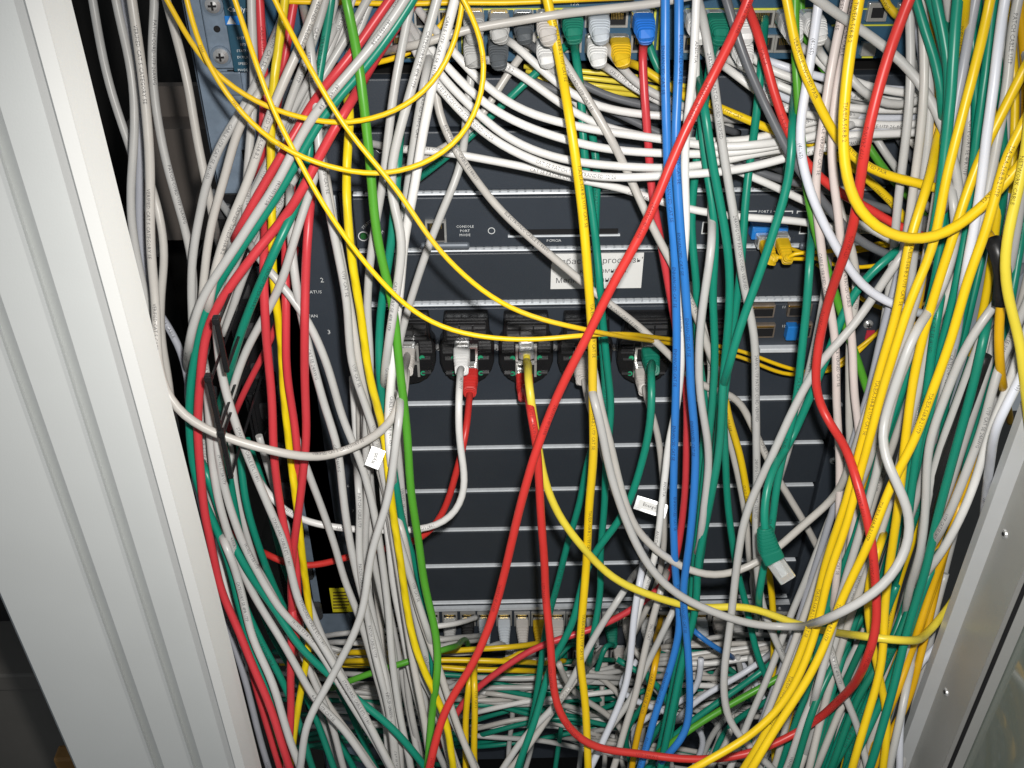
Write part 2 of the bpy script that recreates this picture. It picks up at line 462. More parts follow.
pb(862, 43, 876, 56, .004, 0.0).build('module_cage', M['steel'], sw)

# ---------------- tall modular chassis
ch = empty('switch_chassis', 'tall dark modular switch chassis with blank slots behind the cables', 'switch chassis')
XL, XR = U(357, 250)[0], U(836, 400)[0]
XBL, XBR = U(270, 300)[0], U(893, 400)[0]
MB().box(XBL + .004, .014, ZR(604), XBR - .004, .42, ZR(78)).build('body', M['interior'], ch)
MB().box(XBL, -.004, ZR(606), XL - .010, .02, ZR(190)).build('bezel', M['chassis'], ch, bevel=.0012)
MB().box(XL - .0095, .001, ZR(606), XL - .0005, .02, ZR(190)).build('bezel_rail', M['smoke'], ch)
MB().box(XL - .0125, -.0052, ZR(606), XL - .0112, -.0035, ZR(190)).build('bezel_edge', M['lipmetal'], ch)
MB().box(XR + .0015, -.004, ZR(606), XBR, .02, ZR(190)).build('bezel', M['chassis'], ch, bevel=.0012)
def panel(y0, y1, name, m, x0=XL, x1=XR, yf=0.0):
    return MB().box(x0, yf, ZR(y1), x1, .013, ZR(y0)).build(name, m, ch, bevel=.0012)
def lip(y, h=2.6, dash=False):
    z = ZR(y); t = .0020
    o = MB().box(XL + .001, -.0016, z - t * .42, XR - .002, .010, z + t * .42).build('slot_lip', M['lipmetal'], ch, bevel=.0008)
    if dash:
        mb = MB(); x = XL + .004
        while x < XR - .006:
            mb.box(x, -.0014, z + t * .62, x + .0046, .004, z + t * 1.15); x += .0062
        mb.build('contact_fingers', M['lipmetal'], o)
    return o
panel(78, 127, 'fan_tray', M['chassis'], XBL, XBR, .002)
panel(129.5, 188.5, 'logo_panel', M['chassis'], XBL, XBR, -.001)
lip(192, dash=True)
panel(195.5, 246, 'supervisor_module', M['chassis'])
lip(248.6, dash=True)
panel(251.5, 299, 'blank_panel', M['blank'])
lip(302.6, dash=True)
panel(306, 398.6, 'line_card', M['chassis'])
ys = [401.5, 446, 488.5, 527.5, 563.5, 600]
for k, y in enumerate(ys):
    lip(y)
    if k < 5: panel(y + 2, ys[k + 1] - 2, 'blank_panel', M['blank'])
# print and fittings
flat_text('Cisco Systems', 405, 151, 5.2, .0018, M['printw'], ch)
for (s, x, y, h) in (('2', 322, 280, 4.2), ('3', 329, 332, 4.2), ('4', 336, 404, 3.8), ('5', 341, 446, 3.6), ('6', 348, 486, 3.4), ('7', 353, 511, 3.2), ('8', 358, 545, 3.0)):
    flat_text(s, x, y, h, .0046, M['printw'], ch)
flat_text('STATUS', 313, 292, 2.8, .0046, M['printw'], ch); flat_text('FAN', 313, 316, 2.8, .0046, M['printw'], ch)
flat_text('STATUS', 367, 224, 2.2, .0006, M['printw'], ch, ang=.75)
c = U(363.5, 236, .0); MB().disc(c, (0, -1, 0), .0026, .0022, .0012, 16).build('status_light', M['led'], ch)
MB().ring((c[0], -.0002, c[2]), .0040, .0006, .0004).build('light_ring', M['printw'], ch)
flat_text('SYSTEM', 379, 235, 2.0, .0006, M['printw'], ch, ang=.75)
for s, y in (('CONSOLE', 226.5), ('PORT', 230.8), ('MODE', 235)):
    flat_text(s, 465, y, 2.1, .0006, M['printw'], ch)
flat_text('CONSOLE', 434, 242, 2.0, .0006, M['printw'], ch)
c = U(491.5, 230.5, .0); MB().ring((c[0], -.0002, c[2]), .0027, .0005, .0004).build('reset_ring', M['printw'], ch)
flat_text('PCMCIA', 554, 240.5, 2.2, .0006, M['printw'], ch)
p = pb(510, 229.5, 618, 235.5, .0008, -.004).build('card_slot', M['hollow'], ch)
pb(508, 235.3, 620, 236.8, .002, -.001).build('slot_edge', M['lipmetal'], p)
port(ch, 436, 231, 22, 22, .0006)
for x0, x1 in ((420, 470), (800, 832)):
    pb(x0, 244, x1, 250.5, .010, .0052).build('ejector_lever', M['levergrey'], ch, bevel=.002)
flat_text('PORT 1', 765, 211.5, 2.2, .0006, M['printw'], ch); flat_text('PORT 2', 822, 211.5, 2.2, .0006, M['printw'], ch)
for (x0, x1) in ((738, 757), (774, 793), (797, 812)):
    pb(x0, 211, x1, 211.9, .0006, -.0005).build('port_bracket', M['printw'], ch)
for (x0, x1) in ((738, 739), (792.2, 793), (797, 797.8)):
    pb(x0, 211, x1, 213.6, .0007, -.0005).build('port_bracket', M['printw'], ch)
for (x0, x1) in ((702, 714), (800, 822)):
    p = pb(x0, 222, x1, 234, .0006, -.001).build('port_frame', M['printw'], ch)
    pb(x0 + 1.2, 223.2, x1 - 1.2, 232.8, .0010, .0).build('opening', M['hollow'], p)
for (x0, x1) in ((752, 771), (772, 788)):
    pb(x0, 227, x1, 240, .011, 0.0).build('transceiver', M['bluegb'], ch, bevel=.001)
# fibre line card at right
for (x0, y0, x1, y1) in ((752, 305.5, 775, 318), (752, 325, 775, 338), (788, 304.5, 812, 317), (788, 324, 812, 338)):
    p = pb(x0, y0, x1, y1, .004, -.001).build('transceiver_cage', M['dullbrass'], ch, bevel=.0006)
    pb(x0 + 2, y0 + 4, x1 - 2, y1 - 1.5, .0046, .0).build('opening', M['hollow'], p)
    pb(x0 + 1, y0 + 2, x1 - 1, y0 + 3, .0049, .003).build('latch', M['gold'], p)
pb(787, 327, 798, 341, .013, .005).build('transceiver', M['bluegb'], ch, bevel=.001)
pb(799, 328, 808, 341, .013, .005).build('transceiver', M['bluegb'], ch, bevel=.001)
pb(760, 349, 800, 353, .006, -.001).build('card_edge', M['lipmetal'], ch, bevel=.0008)
for s, y in (('11', 307), ('12', 326)): flat_text(s, 784, y, 2.4, .0006, M['printw'], ch)
for (px, py) in ((868, 324), (838, 405), (838, 447), (838, 488), (836, 544), (834, 460)): screw_head(px, py, .0045, .0040, ch)
pb(866, 331, 874, 340, .0052, .0035).build('red_mark', mat('red_mark', (.5, .03, .05), .5), ch)
p = pb(331, 588.5, 353, 612, .0048, .0035).build('caution_label', M['ylabel'], ch)
for k in range(6): pb(333, 592 + k * 3.1, 351 - (k % 3) * 2, 593.2 + k * 3.1, .0052, .0046).build('caution_line', M['inkyellow'], p)

# jack hoods
def hood(cx):
    """black six-way adapter clipped on the line card"""
    w2, y0, y1 = 27.0, 309, 383
    p0 = U(cx - w2, 340, .0); p1 = U(cx + w2, 340, .0); x0, x1 = p0[0], p1[0]; xm = (x0 + x1) / 2; hw = (x1 - x0) / 2
    zt, zb = U(cx, y0, .0)[2], U(cx, y1, .012)[2]; h = zt - zb
    poly = []
    for k in range(9):                                # rounded lower end
        a = math.pi + math.pi * k / 8
        poly.append((xm + hw * math.cos(a) * (1.0 if k in (0, 8) else .97), zb + h * .34 + h * .34 * math.sin(a)))
    poly += [(xm + hw * 1.0, zb + h * .62), (xm + hw * .86, zb + h * .70), (xm + hw * .80, zt), (xm - hw * .80, zt), (xm - hw * .86, zb + h * .70), (xm - hw * 1.0, zb + h * .62)]
    ho = MB().prism(poly, -.014, .0).build('jack_hood', M['blackpl'], ch, bevel=.0015)
    # upper smoked cover with ribs
    MB().box(xm - hw * .72, -.0165, zb + h * .70, xm + hw * .72, -.0141, zt - h * .04).build('cover', M['smoke'], ho, bevel=.001)
    for s in (.76, .86, .94):
        MB().box(xm - hw * .70, -.0178, zb + h * s, xm + hw * .70, -.0166, zb + h * s + .0012).build('cover_rib', M['blackpl'], ho)
    for s in (-.24, .24):
        MB().box(xm + hw * s - .0006, -.0175, zb + h * .72, xm + hw * s + .0006, -.0166, zt - h * .08).build('cover_rib', M['blackpl'], ho)
    for sx in (-1, 1):
        for k in range(4):
            z = zb + h * (.50 + .045 * k)
            MB().box(xm + sx * hw * .44, -.0155, z, xm + sx * hw * .88, -.0141, z + .0009).build('louvre', M['smoke'], ho)
        for z in (.18, .40):
            MB().box(xm + sx * hw * .46, -.0160, zb + h * z, xm + sx * hw * .80, -.0141, zb + h * z + .0010).build('louvre', M['smoke'], ho)
    for z in (.40, .16):                               # two jacks
        zz = zb + h * z
        jf = MB().box(xm - .0085, -.0165, zz - .001, xm - .0066, -.0141, zz + .0125).box(xm + .0066, -.0165, zz - .001, xm + .0085, -.0141, zz + .0125) \
            .box(xm - .0066, -.0164, zz + .0110, xm + .0066, -.0141, zz + .0125).build('jack', M['steel'], ho)
        MB().box(xm - .0066, -.0150, zz - .001, xm + .0066, -.0141, zz + .0110).build('opening', M['hollow'], jf)
        for sx in (-1, 1):
            c = (xm + sx * .0108, -.0141, zz + .0012)
            MB().disc(c, (0, -1, 0), .0021, .0021, .0006, 12).build('jack_mark', M['grnmark'], jf)
    for sx in (-1, 1):
        MB().disc((xm + sx * hw * 1.06, 0.0, zb + h * .44), (0, -1, 0), .0018, .0012, .004, 10).build('clip_pin', M['screw'], ho)
for cx in (409, 467, 525.5, 584, 643, 701): hood(cx)

# paper label stuck on the blank slot
pl = empty('paper_label', 'white printed paper label stuck on the dark panel behind red cable', 'label')
pb(551, 253.5, 642.5, 288.5, .0010, .0002).build('sheet', M['paper'], pl)
flat_text('"Кузбассэнергосвязь"', 596, 261.5, 5.0, .0014, M['ink'], pl, ang=.012)
flat_text('каб. комната.', 604, 270.5, 4.2, .0014, M['ink'], pl, ang=.012)
flat_text('Мелиоративная', 587, 280.5, 4.6, .0014, M['ink'], pl, ang=.012)

# ---------------- lower switch with a row of plugs
ls = empty('lower_switch', 'dark lower switch with a crowded row of ports at bottom centre', 'network switch')
XS0, XS1 = U(318, 610)[0], U(846, 610)[0]
MB().box(XS0, .004, ZR(760), XS1, .30, ZR(606)).build('front_panel', M['chassis'], ls, bevel=.001)
BOTX = [394, 413, 432, 450, 468, 485, 504, 522, 539, 557, 574, 592, 610, 628, 646, 664, 682, 700, 718, 736, 754, 772, 790]
for x in BOTX: port(ls, x, 618, 15.5, 12, -.0036)
for x in (560, 580, 600, 618, 640, 700, 720, 740): port(ls, x, 655, 15, 12, -.0036)
MB().box(XS0, -.0005, ZR(608), XS1, .0035, ZR(605.5)).build('top_edge', M['lipmetal'], ls)
for x in range(440, 800, 17):
    c = U(x, 609.6, -.002); MB().disc((c[0], .0039, c[2]), (0, -1, 0), .0016, .0012, .0015, 8).build('status_light', M['screw'], ls)
p = pb(795, 594, 815, 605, .0045, .0035).build('pink_sticker', M['pinkl'], ls)

# ---------------- black cable rings on the left
org = empty('ring_panel', 'black plastic panel of the cable organiser behind left cables', 'panel')
X0, X1 = U(206, 200, .0045)[0], U(262, 300, .0045)[0]
MB().box(X0, -.0060, ZR(700), X1, -.0042, ZR(186)).build('panel_plate', M['blackpl'], org, bevel=.002)
for k in range(11):
    y = 205 + k * 40
    pb(214 + k * 9, y, 232 + k * 9, y + 16, .012, .006).build('knob', M['smoke'], org, bevel=.003)
    pb(246 + k * 5, y + 8, 256 + k * 5, y + 22, .009, .006).build('slot', M['hollow'], org, bevel=.001)
def ring(xt, y0, y1, dd, label, w=.0017):
    p0, p1 = U(xt, y0, dd), U(xt + (512 - xt) * (y1 - y0) / (1755 - y0), y1, dd)
    r = empty('cable_ring', label, 'cable ring', 'black finger rings of the left organiser', (p0[0], p0[1], p0[2]))
    L = p0[2] - p1[2]
    MB().box(-w, -.0016, -L, w, .0016, 0).build('finger', M['blackpl'], r, bevel=.001)
    MB().box(-w * 1.35, -.0026, -.004, w * 1.35, .0026, .0012).build('tip', M['blackpl'], r, bevel=.001)
    for z in (-.0048, -L + .002):
        MB().box(-w * .6, .0017, z - .0012, w * .6, dd - .0062, z).build('arm', M['blackpl'], r, bevel=.001)
ring(216, 318, 372, .165, 'upper black ring finger crossing the red cable at left')
ring(208, 376, 431, .172, 'middle black ring finger just above the white looping cable')
ring(221, 431, 478, .172, 'lower black ring finger below the white looping cable')
ring(190, 262, 296, .06, 'small black ring gathering grey cables near the left door')
ring(250, 395, 450, .02, 'deep black ring finger behind the left white cables')
ring(262, 470, 540, .02, 'lowest deep black ring finger behind red cables')

# ================================================================== CABLES
DS = 0.007
def DB(y):
    return float(np.interp(y, [-80, 0, 60, 150, 250, 400, 600, 768, 860], [.022, .030, .045, .060, .075, .092, .125, .180, .21]))
CAB = []

def spline(P):
    P = np.array(P, float)
    if len(P) == 2: P = np.array([P[0], P[0] * .67 + P[1] * .33, P[0] * .33 + P[1] * .67, P[1]])
    n = len(P)
    E = np.vstack([2 * P[0] - P[1], P, 2 * P[-1] - P[-2]])
    out = []
    for i in range(1, n):
        p0, p1, p2, p3 = E[i - 1], E[i], E[i + 1], E[i + 2]
        t0 = 0; t1 = t0 + max(np.linalg.norm(p1 - p0), 1e-6) ** .5; t2 = t1 + max(np.linalg.norm(p2 - p1), 1e-6) ** .5; t3 = t2 + max(np.linalg.norm(p3 - p2), 1e-6) ** .5
        for t in np.linspace(t1, t2, 14, endpoint=False):
            a1 = (t1 - t) / (t1 - t0) * p0 + (t - t0) / (t1 - t0) * p1
            a2 = (t2 - t) / (t2 - t1) * p1 + (t - t1) / (t2 - t1) * p2
            a3 = (t3 - t) / (t3 - t2) * p2 + (t - t2) / (t3 - t2) * p3
            b1 = (t2 - t) / (t2 - t0) * a1 + (t - t0) / (t2 - t0) * a2
            b2 = (t3 - t) / (t3 - t1) * a2 + (t - t1) / (t3 - t1) * a3
            out.append((t2 - t) / (t2 - t1) * b1 + (t - t1) / (t2 - t1) * b2)
    out.append(P[-1])
    Q = np.array(out)
    s = np.concatenate([[0], np.cumsum(np.linalg.norm(np.diff(Q, axis=0), axis=1))])
    m = max(5, int(s[-1] / DS) + 1)
    u = np.linspace(0, s[-1], m)
    R = np.stack([np.interp(u, s, Q[:, k]) for k in range(3)], 1)
    return R

def smooth(R, it=3, hold0=1, hold1=1):
    for _ in range(it):
        S = R.copy()
        S[1:-1] = R[1:-1] * .5 + (R[:-2] + R[2:]) * .25
        S[:hold0] = R[:hold0]; S[len(R) - hold1:] = R[len(R) - hold1:]
        R = S
    return R

def C(label, color, k, pts, dia=5.9, txt=None, s=None, e=None, name='network_cable', grp=None, loose=False, deep=False, tagp=None, kx=0.0, tail=True):
    P = []
    for q in pts.split():
        a = [float(v) for v in q.split(',')]
        P.append((a[0], a[1], a[2] if len(a) > 2 else DB(a[1]) + (k + kx * float(np.interp(a[0], [825, 870], [0, 1]))) * .01))
    def ext(a, b):
        x, y, d = a
        if x < 5 or x > 1019 or y < 5 or y > 763:
            L = math.hypot(a[0] - b[0], a[1] - b[1]) or 1
            return (x + (a[0] - b[0]) / L * 90, y + (a[1] - b[1]) / L * 90, d)
        if not tail: return None
        L = math.hypot(a[0] - b[0], a[1] - b[1]) or 1
        ux, uy = (a[0] - b[0]) / L, (a[1] - b[1]) / L
        return [(x + ux * 16, y + uy * 16, d * .62), (x + ux * 30, y + uy * 30, max(.006, d * .25)), (x + ux * 42, y + uy * 42, .004)]
    if not s:
        q = ext(P[0], P[1])
        if q: P = (q[::-1] if isinstance(q, list) else [q]) + P
    if not e:
        q = ext(P[-1], P[-2])
        if q: P = P + (q if isinstance(q, list) else [q])
    Q = [U(*p) for p in P]
    if s and not loose: Q = [Q[0], Q[0] + np.array((0, -.016, -.001)), Q[0] + np.array((0, -.030, -.0055))] + Q[1:]
    if e and not loose: Q = Q[:-1] + [Q[-1] + np.array((0, -.030, -.0055)), Q[-1] + np.array((0, -.016, -.001)), Q[-1]]
    R = spline(Q)
    R = smooth(R, 4, 6 if s else 1, 6 if e else 1)
    if dia > 4:
        nr = np.random.RandomState(len(CAB) + 5); kn = max(4, len(R) // 6)
        nz = np.stack([np.interp(np.linspace(0, kn - 1, len(R)), np.arange(kn), nr.normal(0, .0011, kn)) for _ in range(3)], 1)
        nz = smooth(nz, 3); w = np.ones(len(R))
        if s: w[:10] = np.clip((np.arange(10) - 5) / 5, 0, 1)[:len(w[:10])]
        if e: w[-10:] = np.clip((np.arange(10)[::-1] - 5) / 5, 0, 1)[-len(w[-10:]):]
        R = R + nz * w[:, None]
        dia *= .955
    CAB.append(dict(label=label, color=color, P=R, r=dia / 2000, txt=txt, s=s, e=e, name=name, grp=grp, loose=loose, deep=deep, tagp=tagp))

def flow(n, left, right, d0, d1, cols, label, grp, dia=5.8, wob=.06, seed=1, mass=False):
    """n cables of one bundle running between two guide lines"""
    r = random.Random(seed)
    Lp = [tuple(map(float, q.split(','))) for q in left.split()]; Rp = [tuple(map(float, q.split(','))) for q in right.split()]
    m = len(Lp); made = []
    for i in range(n):
        sp = (i + r.uniform(.1, .9)) / n; ph = r.uniform(0, 6.28); fr = r.uniform(.5, 1.2); dz = r.random(); am = r.uniform(.4, 1) * wob
        col = r.choice(cols); P = []
        for j in range(m):
            q = min(1.05, max(-.05, sp + am * math.sin(ph + fr * j * 1.6)))
            dd = d0 + (d1 - d0) * min(1, max(0, dz + .25 * math.sin(ph * 2 + j)))
            x = Lp[j][0] + (Rp[j][0] - Lp[j][0]) * q; y = Lp[j][1] + (Rp[j][1] - Lp[j][1]) * q
            P.append('%.1f,%.1f,%.4f' % (x, y, DB(y) + dd))
        made.append((sp, col, ' '.join(P)))
    emit(made, label, grp, dia, 'from left', mass)

NAMES = {'dteal': 'deep teal', 'cool': 'cool grey', 'warm': 'beige-grey', 'bwhite': 'bluish white', 'dark': 'dark grey', 'pred': 'red'}
NTH = ['first', 'second', 'third', 'fourth', 'fifth', 'sixth', 'seventh', 'eighth', 'ninth', 'tenth', 'eleventh', 'twelfth', 'thirteenth', 'fourteenth']
def emit(made, label, grp, dia, side, mass=False):
    made.sort(key=lambda q: q[0])
    for k, (_, col, pts) in enumerate(made):
        same = [q for q in made if q[1] == col]
        lb = label % NAMES.get(col, col)
        if len(same) > 1: lb = '%s %s' % (NTH[same.index(made[k])], lb.replace(' cable ', ' cable %s ' % side, 1))
        C(lb, col, 0, pts, dia, grp=grp, tail=False)
        CAB[-1]['mass'] = mass

# ------------------------------------------------------------------ thin yellow fibres
C('thin yellow fibre hanging in the smaller loop at upper left', 'fibre', 5, '167,0 185,33 202,60 220,78 255,102 297,117 335,124 370,120 405,107 432,85 452,52 462,15 463,0', 3.2, name='fibre_cable')
C('thin yellow fibre hanging in the larger loop at upper left', 'fibre', 6, '187,0 197,40 215,77 240,112 270,140 302,158 345,171 375,175 405,171 433,160 460,140 477,112 485,80 484,47 475,20 464,0', 3.2, txt='FIBRE', name='fibre_cable')
C('thin yellow fibre sweeping low across the jack hoods', 'fibre', 6, '235,0 255,60 275,115 292,147 318,196 345,237 377,277 407,307 440,327 482,337 532,340 584,335 625,334,.12 660,338,.07 692,342,.045 742,351,.03 790,369,.028 826,374,.028 845,365,.025 870,340,.02', 3.2, name='fibre_cable')
C('thin yellow fibre crossing diagonally past the white vertical cables', 'fibre', 7, '275,0 292,35 317,80 340,120 365,152 397,189 432,242 460,272 495,300 532,317 578,328 625,337,.12 660,342,.065 692,347,.04 742,357,.026 790,376,.024 828,370,.024 850,355,.022 875,335,.02', 3.2, name='fibre_cable')
C('thin yellow fibre from the blue transceiver, lower of the pair', 'fibre', -4, '763,238,.012 768,250 780,258 800,261 830,255 866,250 900,243', 3.0, name='fibre_cable', s='yellow')
C('thin yellow fibre from the blue transceiver, upper of the pair', 'fibre', -3, '779,236,.012 786,248 800,254 830,251 862,247 895,240', 3.0, name='fibre_cable', s='yellow')
C('thin yellow fibre passing behind the right red cable', 'fibre', -3, '815,258 835,266 870,268 895,261', 3.0, name='fibre_cable')
C('short yellow fibre bend beside the light green cable', 'fibre', -3, '850,290 868,304 893,313 910,308', 3.0, name='fibre_cable')

# ------------------------------------------------------------------ bold front cables
C('thick yellow cable running straight down the middle of the photo', 'yellow', 4, '547,0,.05 558,50,.06 570,125 578,190 587,280 591,372 591,470 588,562 583,620 579,655 586,708 587,768', 6.4, txt='TIA/EIA-568-B.2 UTP CAT 5E')
C('bright light green cable running full height left of centre', 'green', 4, '346,0 357,50 365,112 374,192 384,262 393,305 402,372 407,432 412,495 420,562 427,598 437,638 438,676 431,731 427,768', 6.2)
C('bright red cable slanting across the middle from upper right to bottom', 'red', 7, '748,0 735,32 710,82 685,132 660,190 635,245 600,318 570,372 552,412 532,465 517,520 507,565 492,621 470,671 447,703 435,738 429,768', 6.2, txt='24AWG 4P-568B')
C('red cable with blue boot dropping behind the blue pair', 'pred', -1, '641,16 644,42 644,75 647,125 652,190 660,230 670,290 680,345 687,400 688,440 686,480 682,530 676,560 660,588 612,620 575,633 540,646 505,666 480,683 462,700 448,730', 5.8, s='blue')
C('red cable from jack hood hanging down, looping low and rising at right', 'red', 5, '524,371,.0165 526,388,.05 529,410 535,445 537,495 545,562 546,600 550,638 553,684 560,715 575,736 595,748 635,757 685,760 735,757 780,742 818,721 848,691 868,661 878,626 875,576 872,536 865,502 855,472 845,447 828,425 815,395 815,370 825,315 840,272 853,230 861,185 866,150 875,105 890,50 910,0', 6.2, txt='UTP 24AWG', s='red', kx=5.5)
C('red cable slanting down from top centre right beside dark grey one', 'red', 3, '745,8,.05 760,45 772,87 787,130 797,153 812,168 830,187 868,205 888,220 914,231 935,240', 6.0, txt='TIA/EIA')
C('blue cable, left of the pair at centre right', 'blue', 3, '666,0 667,100 670,190 676,255 675,372 674,470 677,562 678,600 680,628 665,691 647,746 640,768', 6.0, txt='ENHANCED CAT 5E')
C('blue cable, right of the pair at centre right', 'blue', 4, '679,0 679,100 680,190 682,255 690,372 696,445 691,520 686,562 683,590 688,640 691,701 687,736 668,755', 6.0, txt='ENHANCED CAT 5E')
C('white cable hanging beside the blue pair', 'white', 2, '696,0 692,60 688,120 685,192 685,240 683,300 682,357 677,410 668,440 664,475 660,520 655,562 640,600 630,640', 5.6, txt='ANSI/TIA')
C('pale yellow cable from jack hood curving low to the right post', 'lemon', 4, '526,345,.0165 527,362,.055 529,385 537,432 545,477 560,517 580,545 610,574 642,591 680,606 710,611 750,608 792,620 825,630 868,637 905,640 930,631,.195 948,608,.178 963,581,.155 980,545,.13', 6.0, s='bare', kx=5)
C('white cable from jack hood hooking down left under the green cable', 'white', 1, '462,345,.0165 461,365,.05 460,400 459,445 464,475 460,503 442,524 415,531 375,532 330,528 305,521 282,506 268,488', 5.6, s='white', txt='1987 UTP')
C('red cable beside the white one, from jack hood down to the left', 'red', -1, '470,366,.0165 470,390,.045 467,432 456,477 447,510 432,532 418,543 362,556 335,563 310,568 285,566 268,556', 5.6, s='red')
C('teal cable from green plug on the jack hood curving down left', 'teal', 2, '648,345,.0165 651,362,.055 653,385 652,415 642,470 627,510 595,555 580,590 568,630 545,690 518,768', 6.0, s='teal')
C('white cable plugged below the green plug on the hood', 'warm', -3, '641,366,.0165 644,380,.04 648,400 655,425 660,460 663,500 664,545 655,590 640,625', 5.4, s='warm')
C('white cable plugged behind the thick yellow cable', 'warm', -3, '580,355,.0165 584,372,.045 586,395 594,420 603,455', 5.4, s='warm')
C('white cable plugged in leftmost hood behind the green cable', 'warm', -2, '408,346,.0165 407,365,.045 404,390 401,425 402,465 405,520 409,562 418,620 428,660', 5.4, s='warm', txt='VERIFIED 586-2 CAT')

# big grey U loops
C('large grey loop hanging to the lower right and rising to top right', 'grey', 5, '595,395 599,420 610,477 625,520 648,565 680,597 710,613 760,625 795,626 830,618,.252 868,598,.254 892,576,.25 906,548,.242 911,526,.235 901,490,.227 886,457,.215 882,427 889,398 900,368 912,338 930,305,.155 948,262,.14 960,208,.125 957,170,.115 949,140,.108 933,105,.10 898,57,.09 862,28,.08 825,7 815,0', 6.2, kx=5)
C('smaller grey loop nested above the large grey loop', 'warm', 3, '595,375 600,405 610,440 622,495 637,530 665,557 700,572 735,573 770,557 805,527 830,500 853,457 866,415 874,392,.15 884,362,.12 896,330,.09 905,300,.07', 6.0, kx=4)
C('white cable bending from right bundle down past the dangling teal plug', 'grey', 4.5, '912,242 895,265 878,292 853,330 822,362 800,398 785,425 760,477 745,520 737,562 730,626 724,683 730,721 745,741 770,768', 6.0)
C('grey cable drooping from upper left to lower right behind everything', 'warm', -1, '432,60 436,110 452,147 485,192 498,208 532,240 570,272 597,295 635,322 672,358 700,385 735,392 752,425 767,457 783,487 802,523 822,562 835,600', 5.8, txt='ELECTRONIC CABLE E188601')
C('grey cable slanting from top switch to the right of the red one', 'warm', 0, '546,16 556,46 585,87 610,132 634,185 655,230 672,262 690,300 703,330 712,360', 5.8, s='warm', txt='PATCH CORD UTP CAT 5E')
C('grey horizontal cable passing across the very top', 'warm', 2, '410,46 440,40 462,30 500,25 540,20 576,15 620,7 660,0', 5.6)
C('yellow cable lying along the top edge behind grey', 'fibre', -1, '366,3 410,4 450,2 500,3 545,1', 3.6)
C('yellow cable curling from top switch behind vertical grey cables', 'fibre', -1, '375,63 400,58 425,45 440,28 452,10', 3.6)

# ------------------------------------------------------------------ white bundle sweeping under the top switch
WB = 'white cables sweeping under the top switch'
C('white cable, top strand of the sweep below the top switch', 'white', -1, '499,16 508,38 522,52 552,80 575,97 600,107 665,117 700,120', 5.6, grp=WB, s='grey')
C('white cable, second strand of the sweep below the top switch', 'white', -1, '474,40 488,56 510,67 545,92 575,112 596,122 640,136 700,143 760,140 815,121 850,118', 5.6, grp=WB, s='grey')
C('white cable, third strand of the sweep, bending from dark gap', 'white', 0, '440,36 452,50 480,82 520,112 575,130 610,136 665,142 722,148 775,145 850,137 940,129', 5.8, grp=WB)
C('white cable, fourth strand of the sweep below top switch', 'white', 0, '432,48 445,62 475,95 510,120 570,142 610,150 665,154 722,155 780,146 840,128', 5.8, grp=WB)
C('white cable, fifth strand of the sweep below top switch', 'white', 0, '427,55 440,77 467,100 500,130 540,150 575,160 610,165 665,166 730,160 790,148', 5.8, grp=WB)
C('white printed cable, lowest strand of the sweep below top switch', 'white', 1, '418,55 427,72 455,107 485,135 525,155 575,171 610,176 665,175 725,170 790,155 850,142', 5.8, grp=WB, txt='CAT 5E PATCH UTP STRANDED 12 26')
C('white printed cable running right across above the supervisor ports', 'white', -1, '405,148 437,150 495,162 575,179 625,190 665,205 700,212 735,217 807,222 850,228', 5.6, txt='CAT 5E PATCH CORD UTP')
C('white cable slanting down right over the supervisor ports', 'white', -1, '700,155 730,170 780,191 805,202 835,212 870,228 900,245', 5.6)
C('white cable from lower left rising behind the sweep', 'warm', -2, '420,160 440,150 470,132 490,105 505,78 520,58', 5.6, txt='1813')
C('teal cable rising behind the white sweep toward top switch', 'teal', -2, '425,172 455,150 480,128 510,98 535,74 548,62', 5.6)
C('dark grey cable, upper of two behind the white sweep', 'dark', -2, '523,16 529,44 545,60 585,87 622,100 665,108 700,120', 5.6, s='dark')
C('dark grey cable, lower of two behind the white sweep', 'dark', -2, '498,41 505,66 530,80 560,95 610,112 645,130 700,150 760,165', 5.6, s='dark')
C('grey cable from ribbed grey plug sweeping right under blue boot', 'grey', -1, '597,16 603,42 612,56 632,84 650,96 690,112', 5.8, s='bgrey')
C('grey cable from lower ribbed plug beneath the grey one', 'white', -2, '595,40 603,62 620,75 640,90 665,103 700,118', 5.6, s='white')
C('yellow cable from yellow plug beside the open port', 'yellow', -2, '618,40 628,62 645,72 662,84 690,100', 5.6, s='yellow')
C('teal cable from top row green plug dropping behind', 'teal', -1, '571,15 575,46 579,70 582,112 585,155 591,200 597,255 601,320 606,372 611,407 605,475 601,545 598,600 590,650', 5.8, s='teal')
C('teal cable just right of the thick yellow cable', 'teal', -2, '592,140 597,170 599,192 598,255 600,330 602,382 601,420 588,460 578,510 565,562 548,620 536,700 520,768', 5.8)
C('teal cable right of the blue boot slanting down', 'teal', -2, '652,48 656,64 664,78 680,100', 5.6)
C('grey cable from ribbed plug at left end of the sweep', 'grey', -1, '474,15 476,44 475,62 470,100 461,165 450,192 433,235 414,292 400,340 394,380 400,412,.15 392,470,.165 376,537,.178 370,565,.182 355,631,.20 335,676,.212 306,726,.23 299,768,.24', 5.8, s='grey', grp=None)
C('white cable from lower plug left of the sweep', 'white', -2, '545,40 550,64 556,80 575,104', 5.4, s='white')

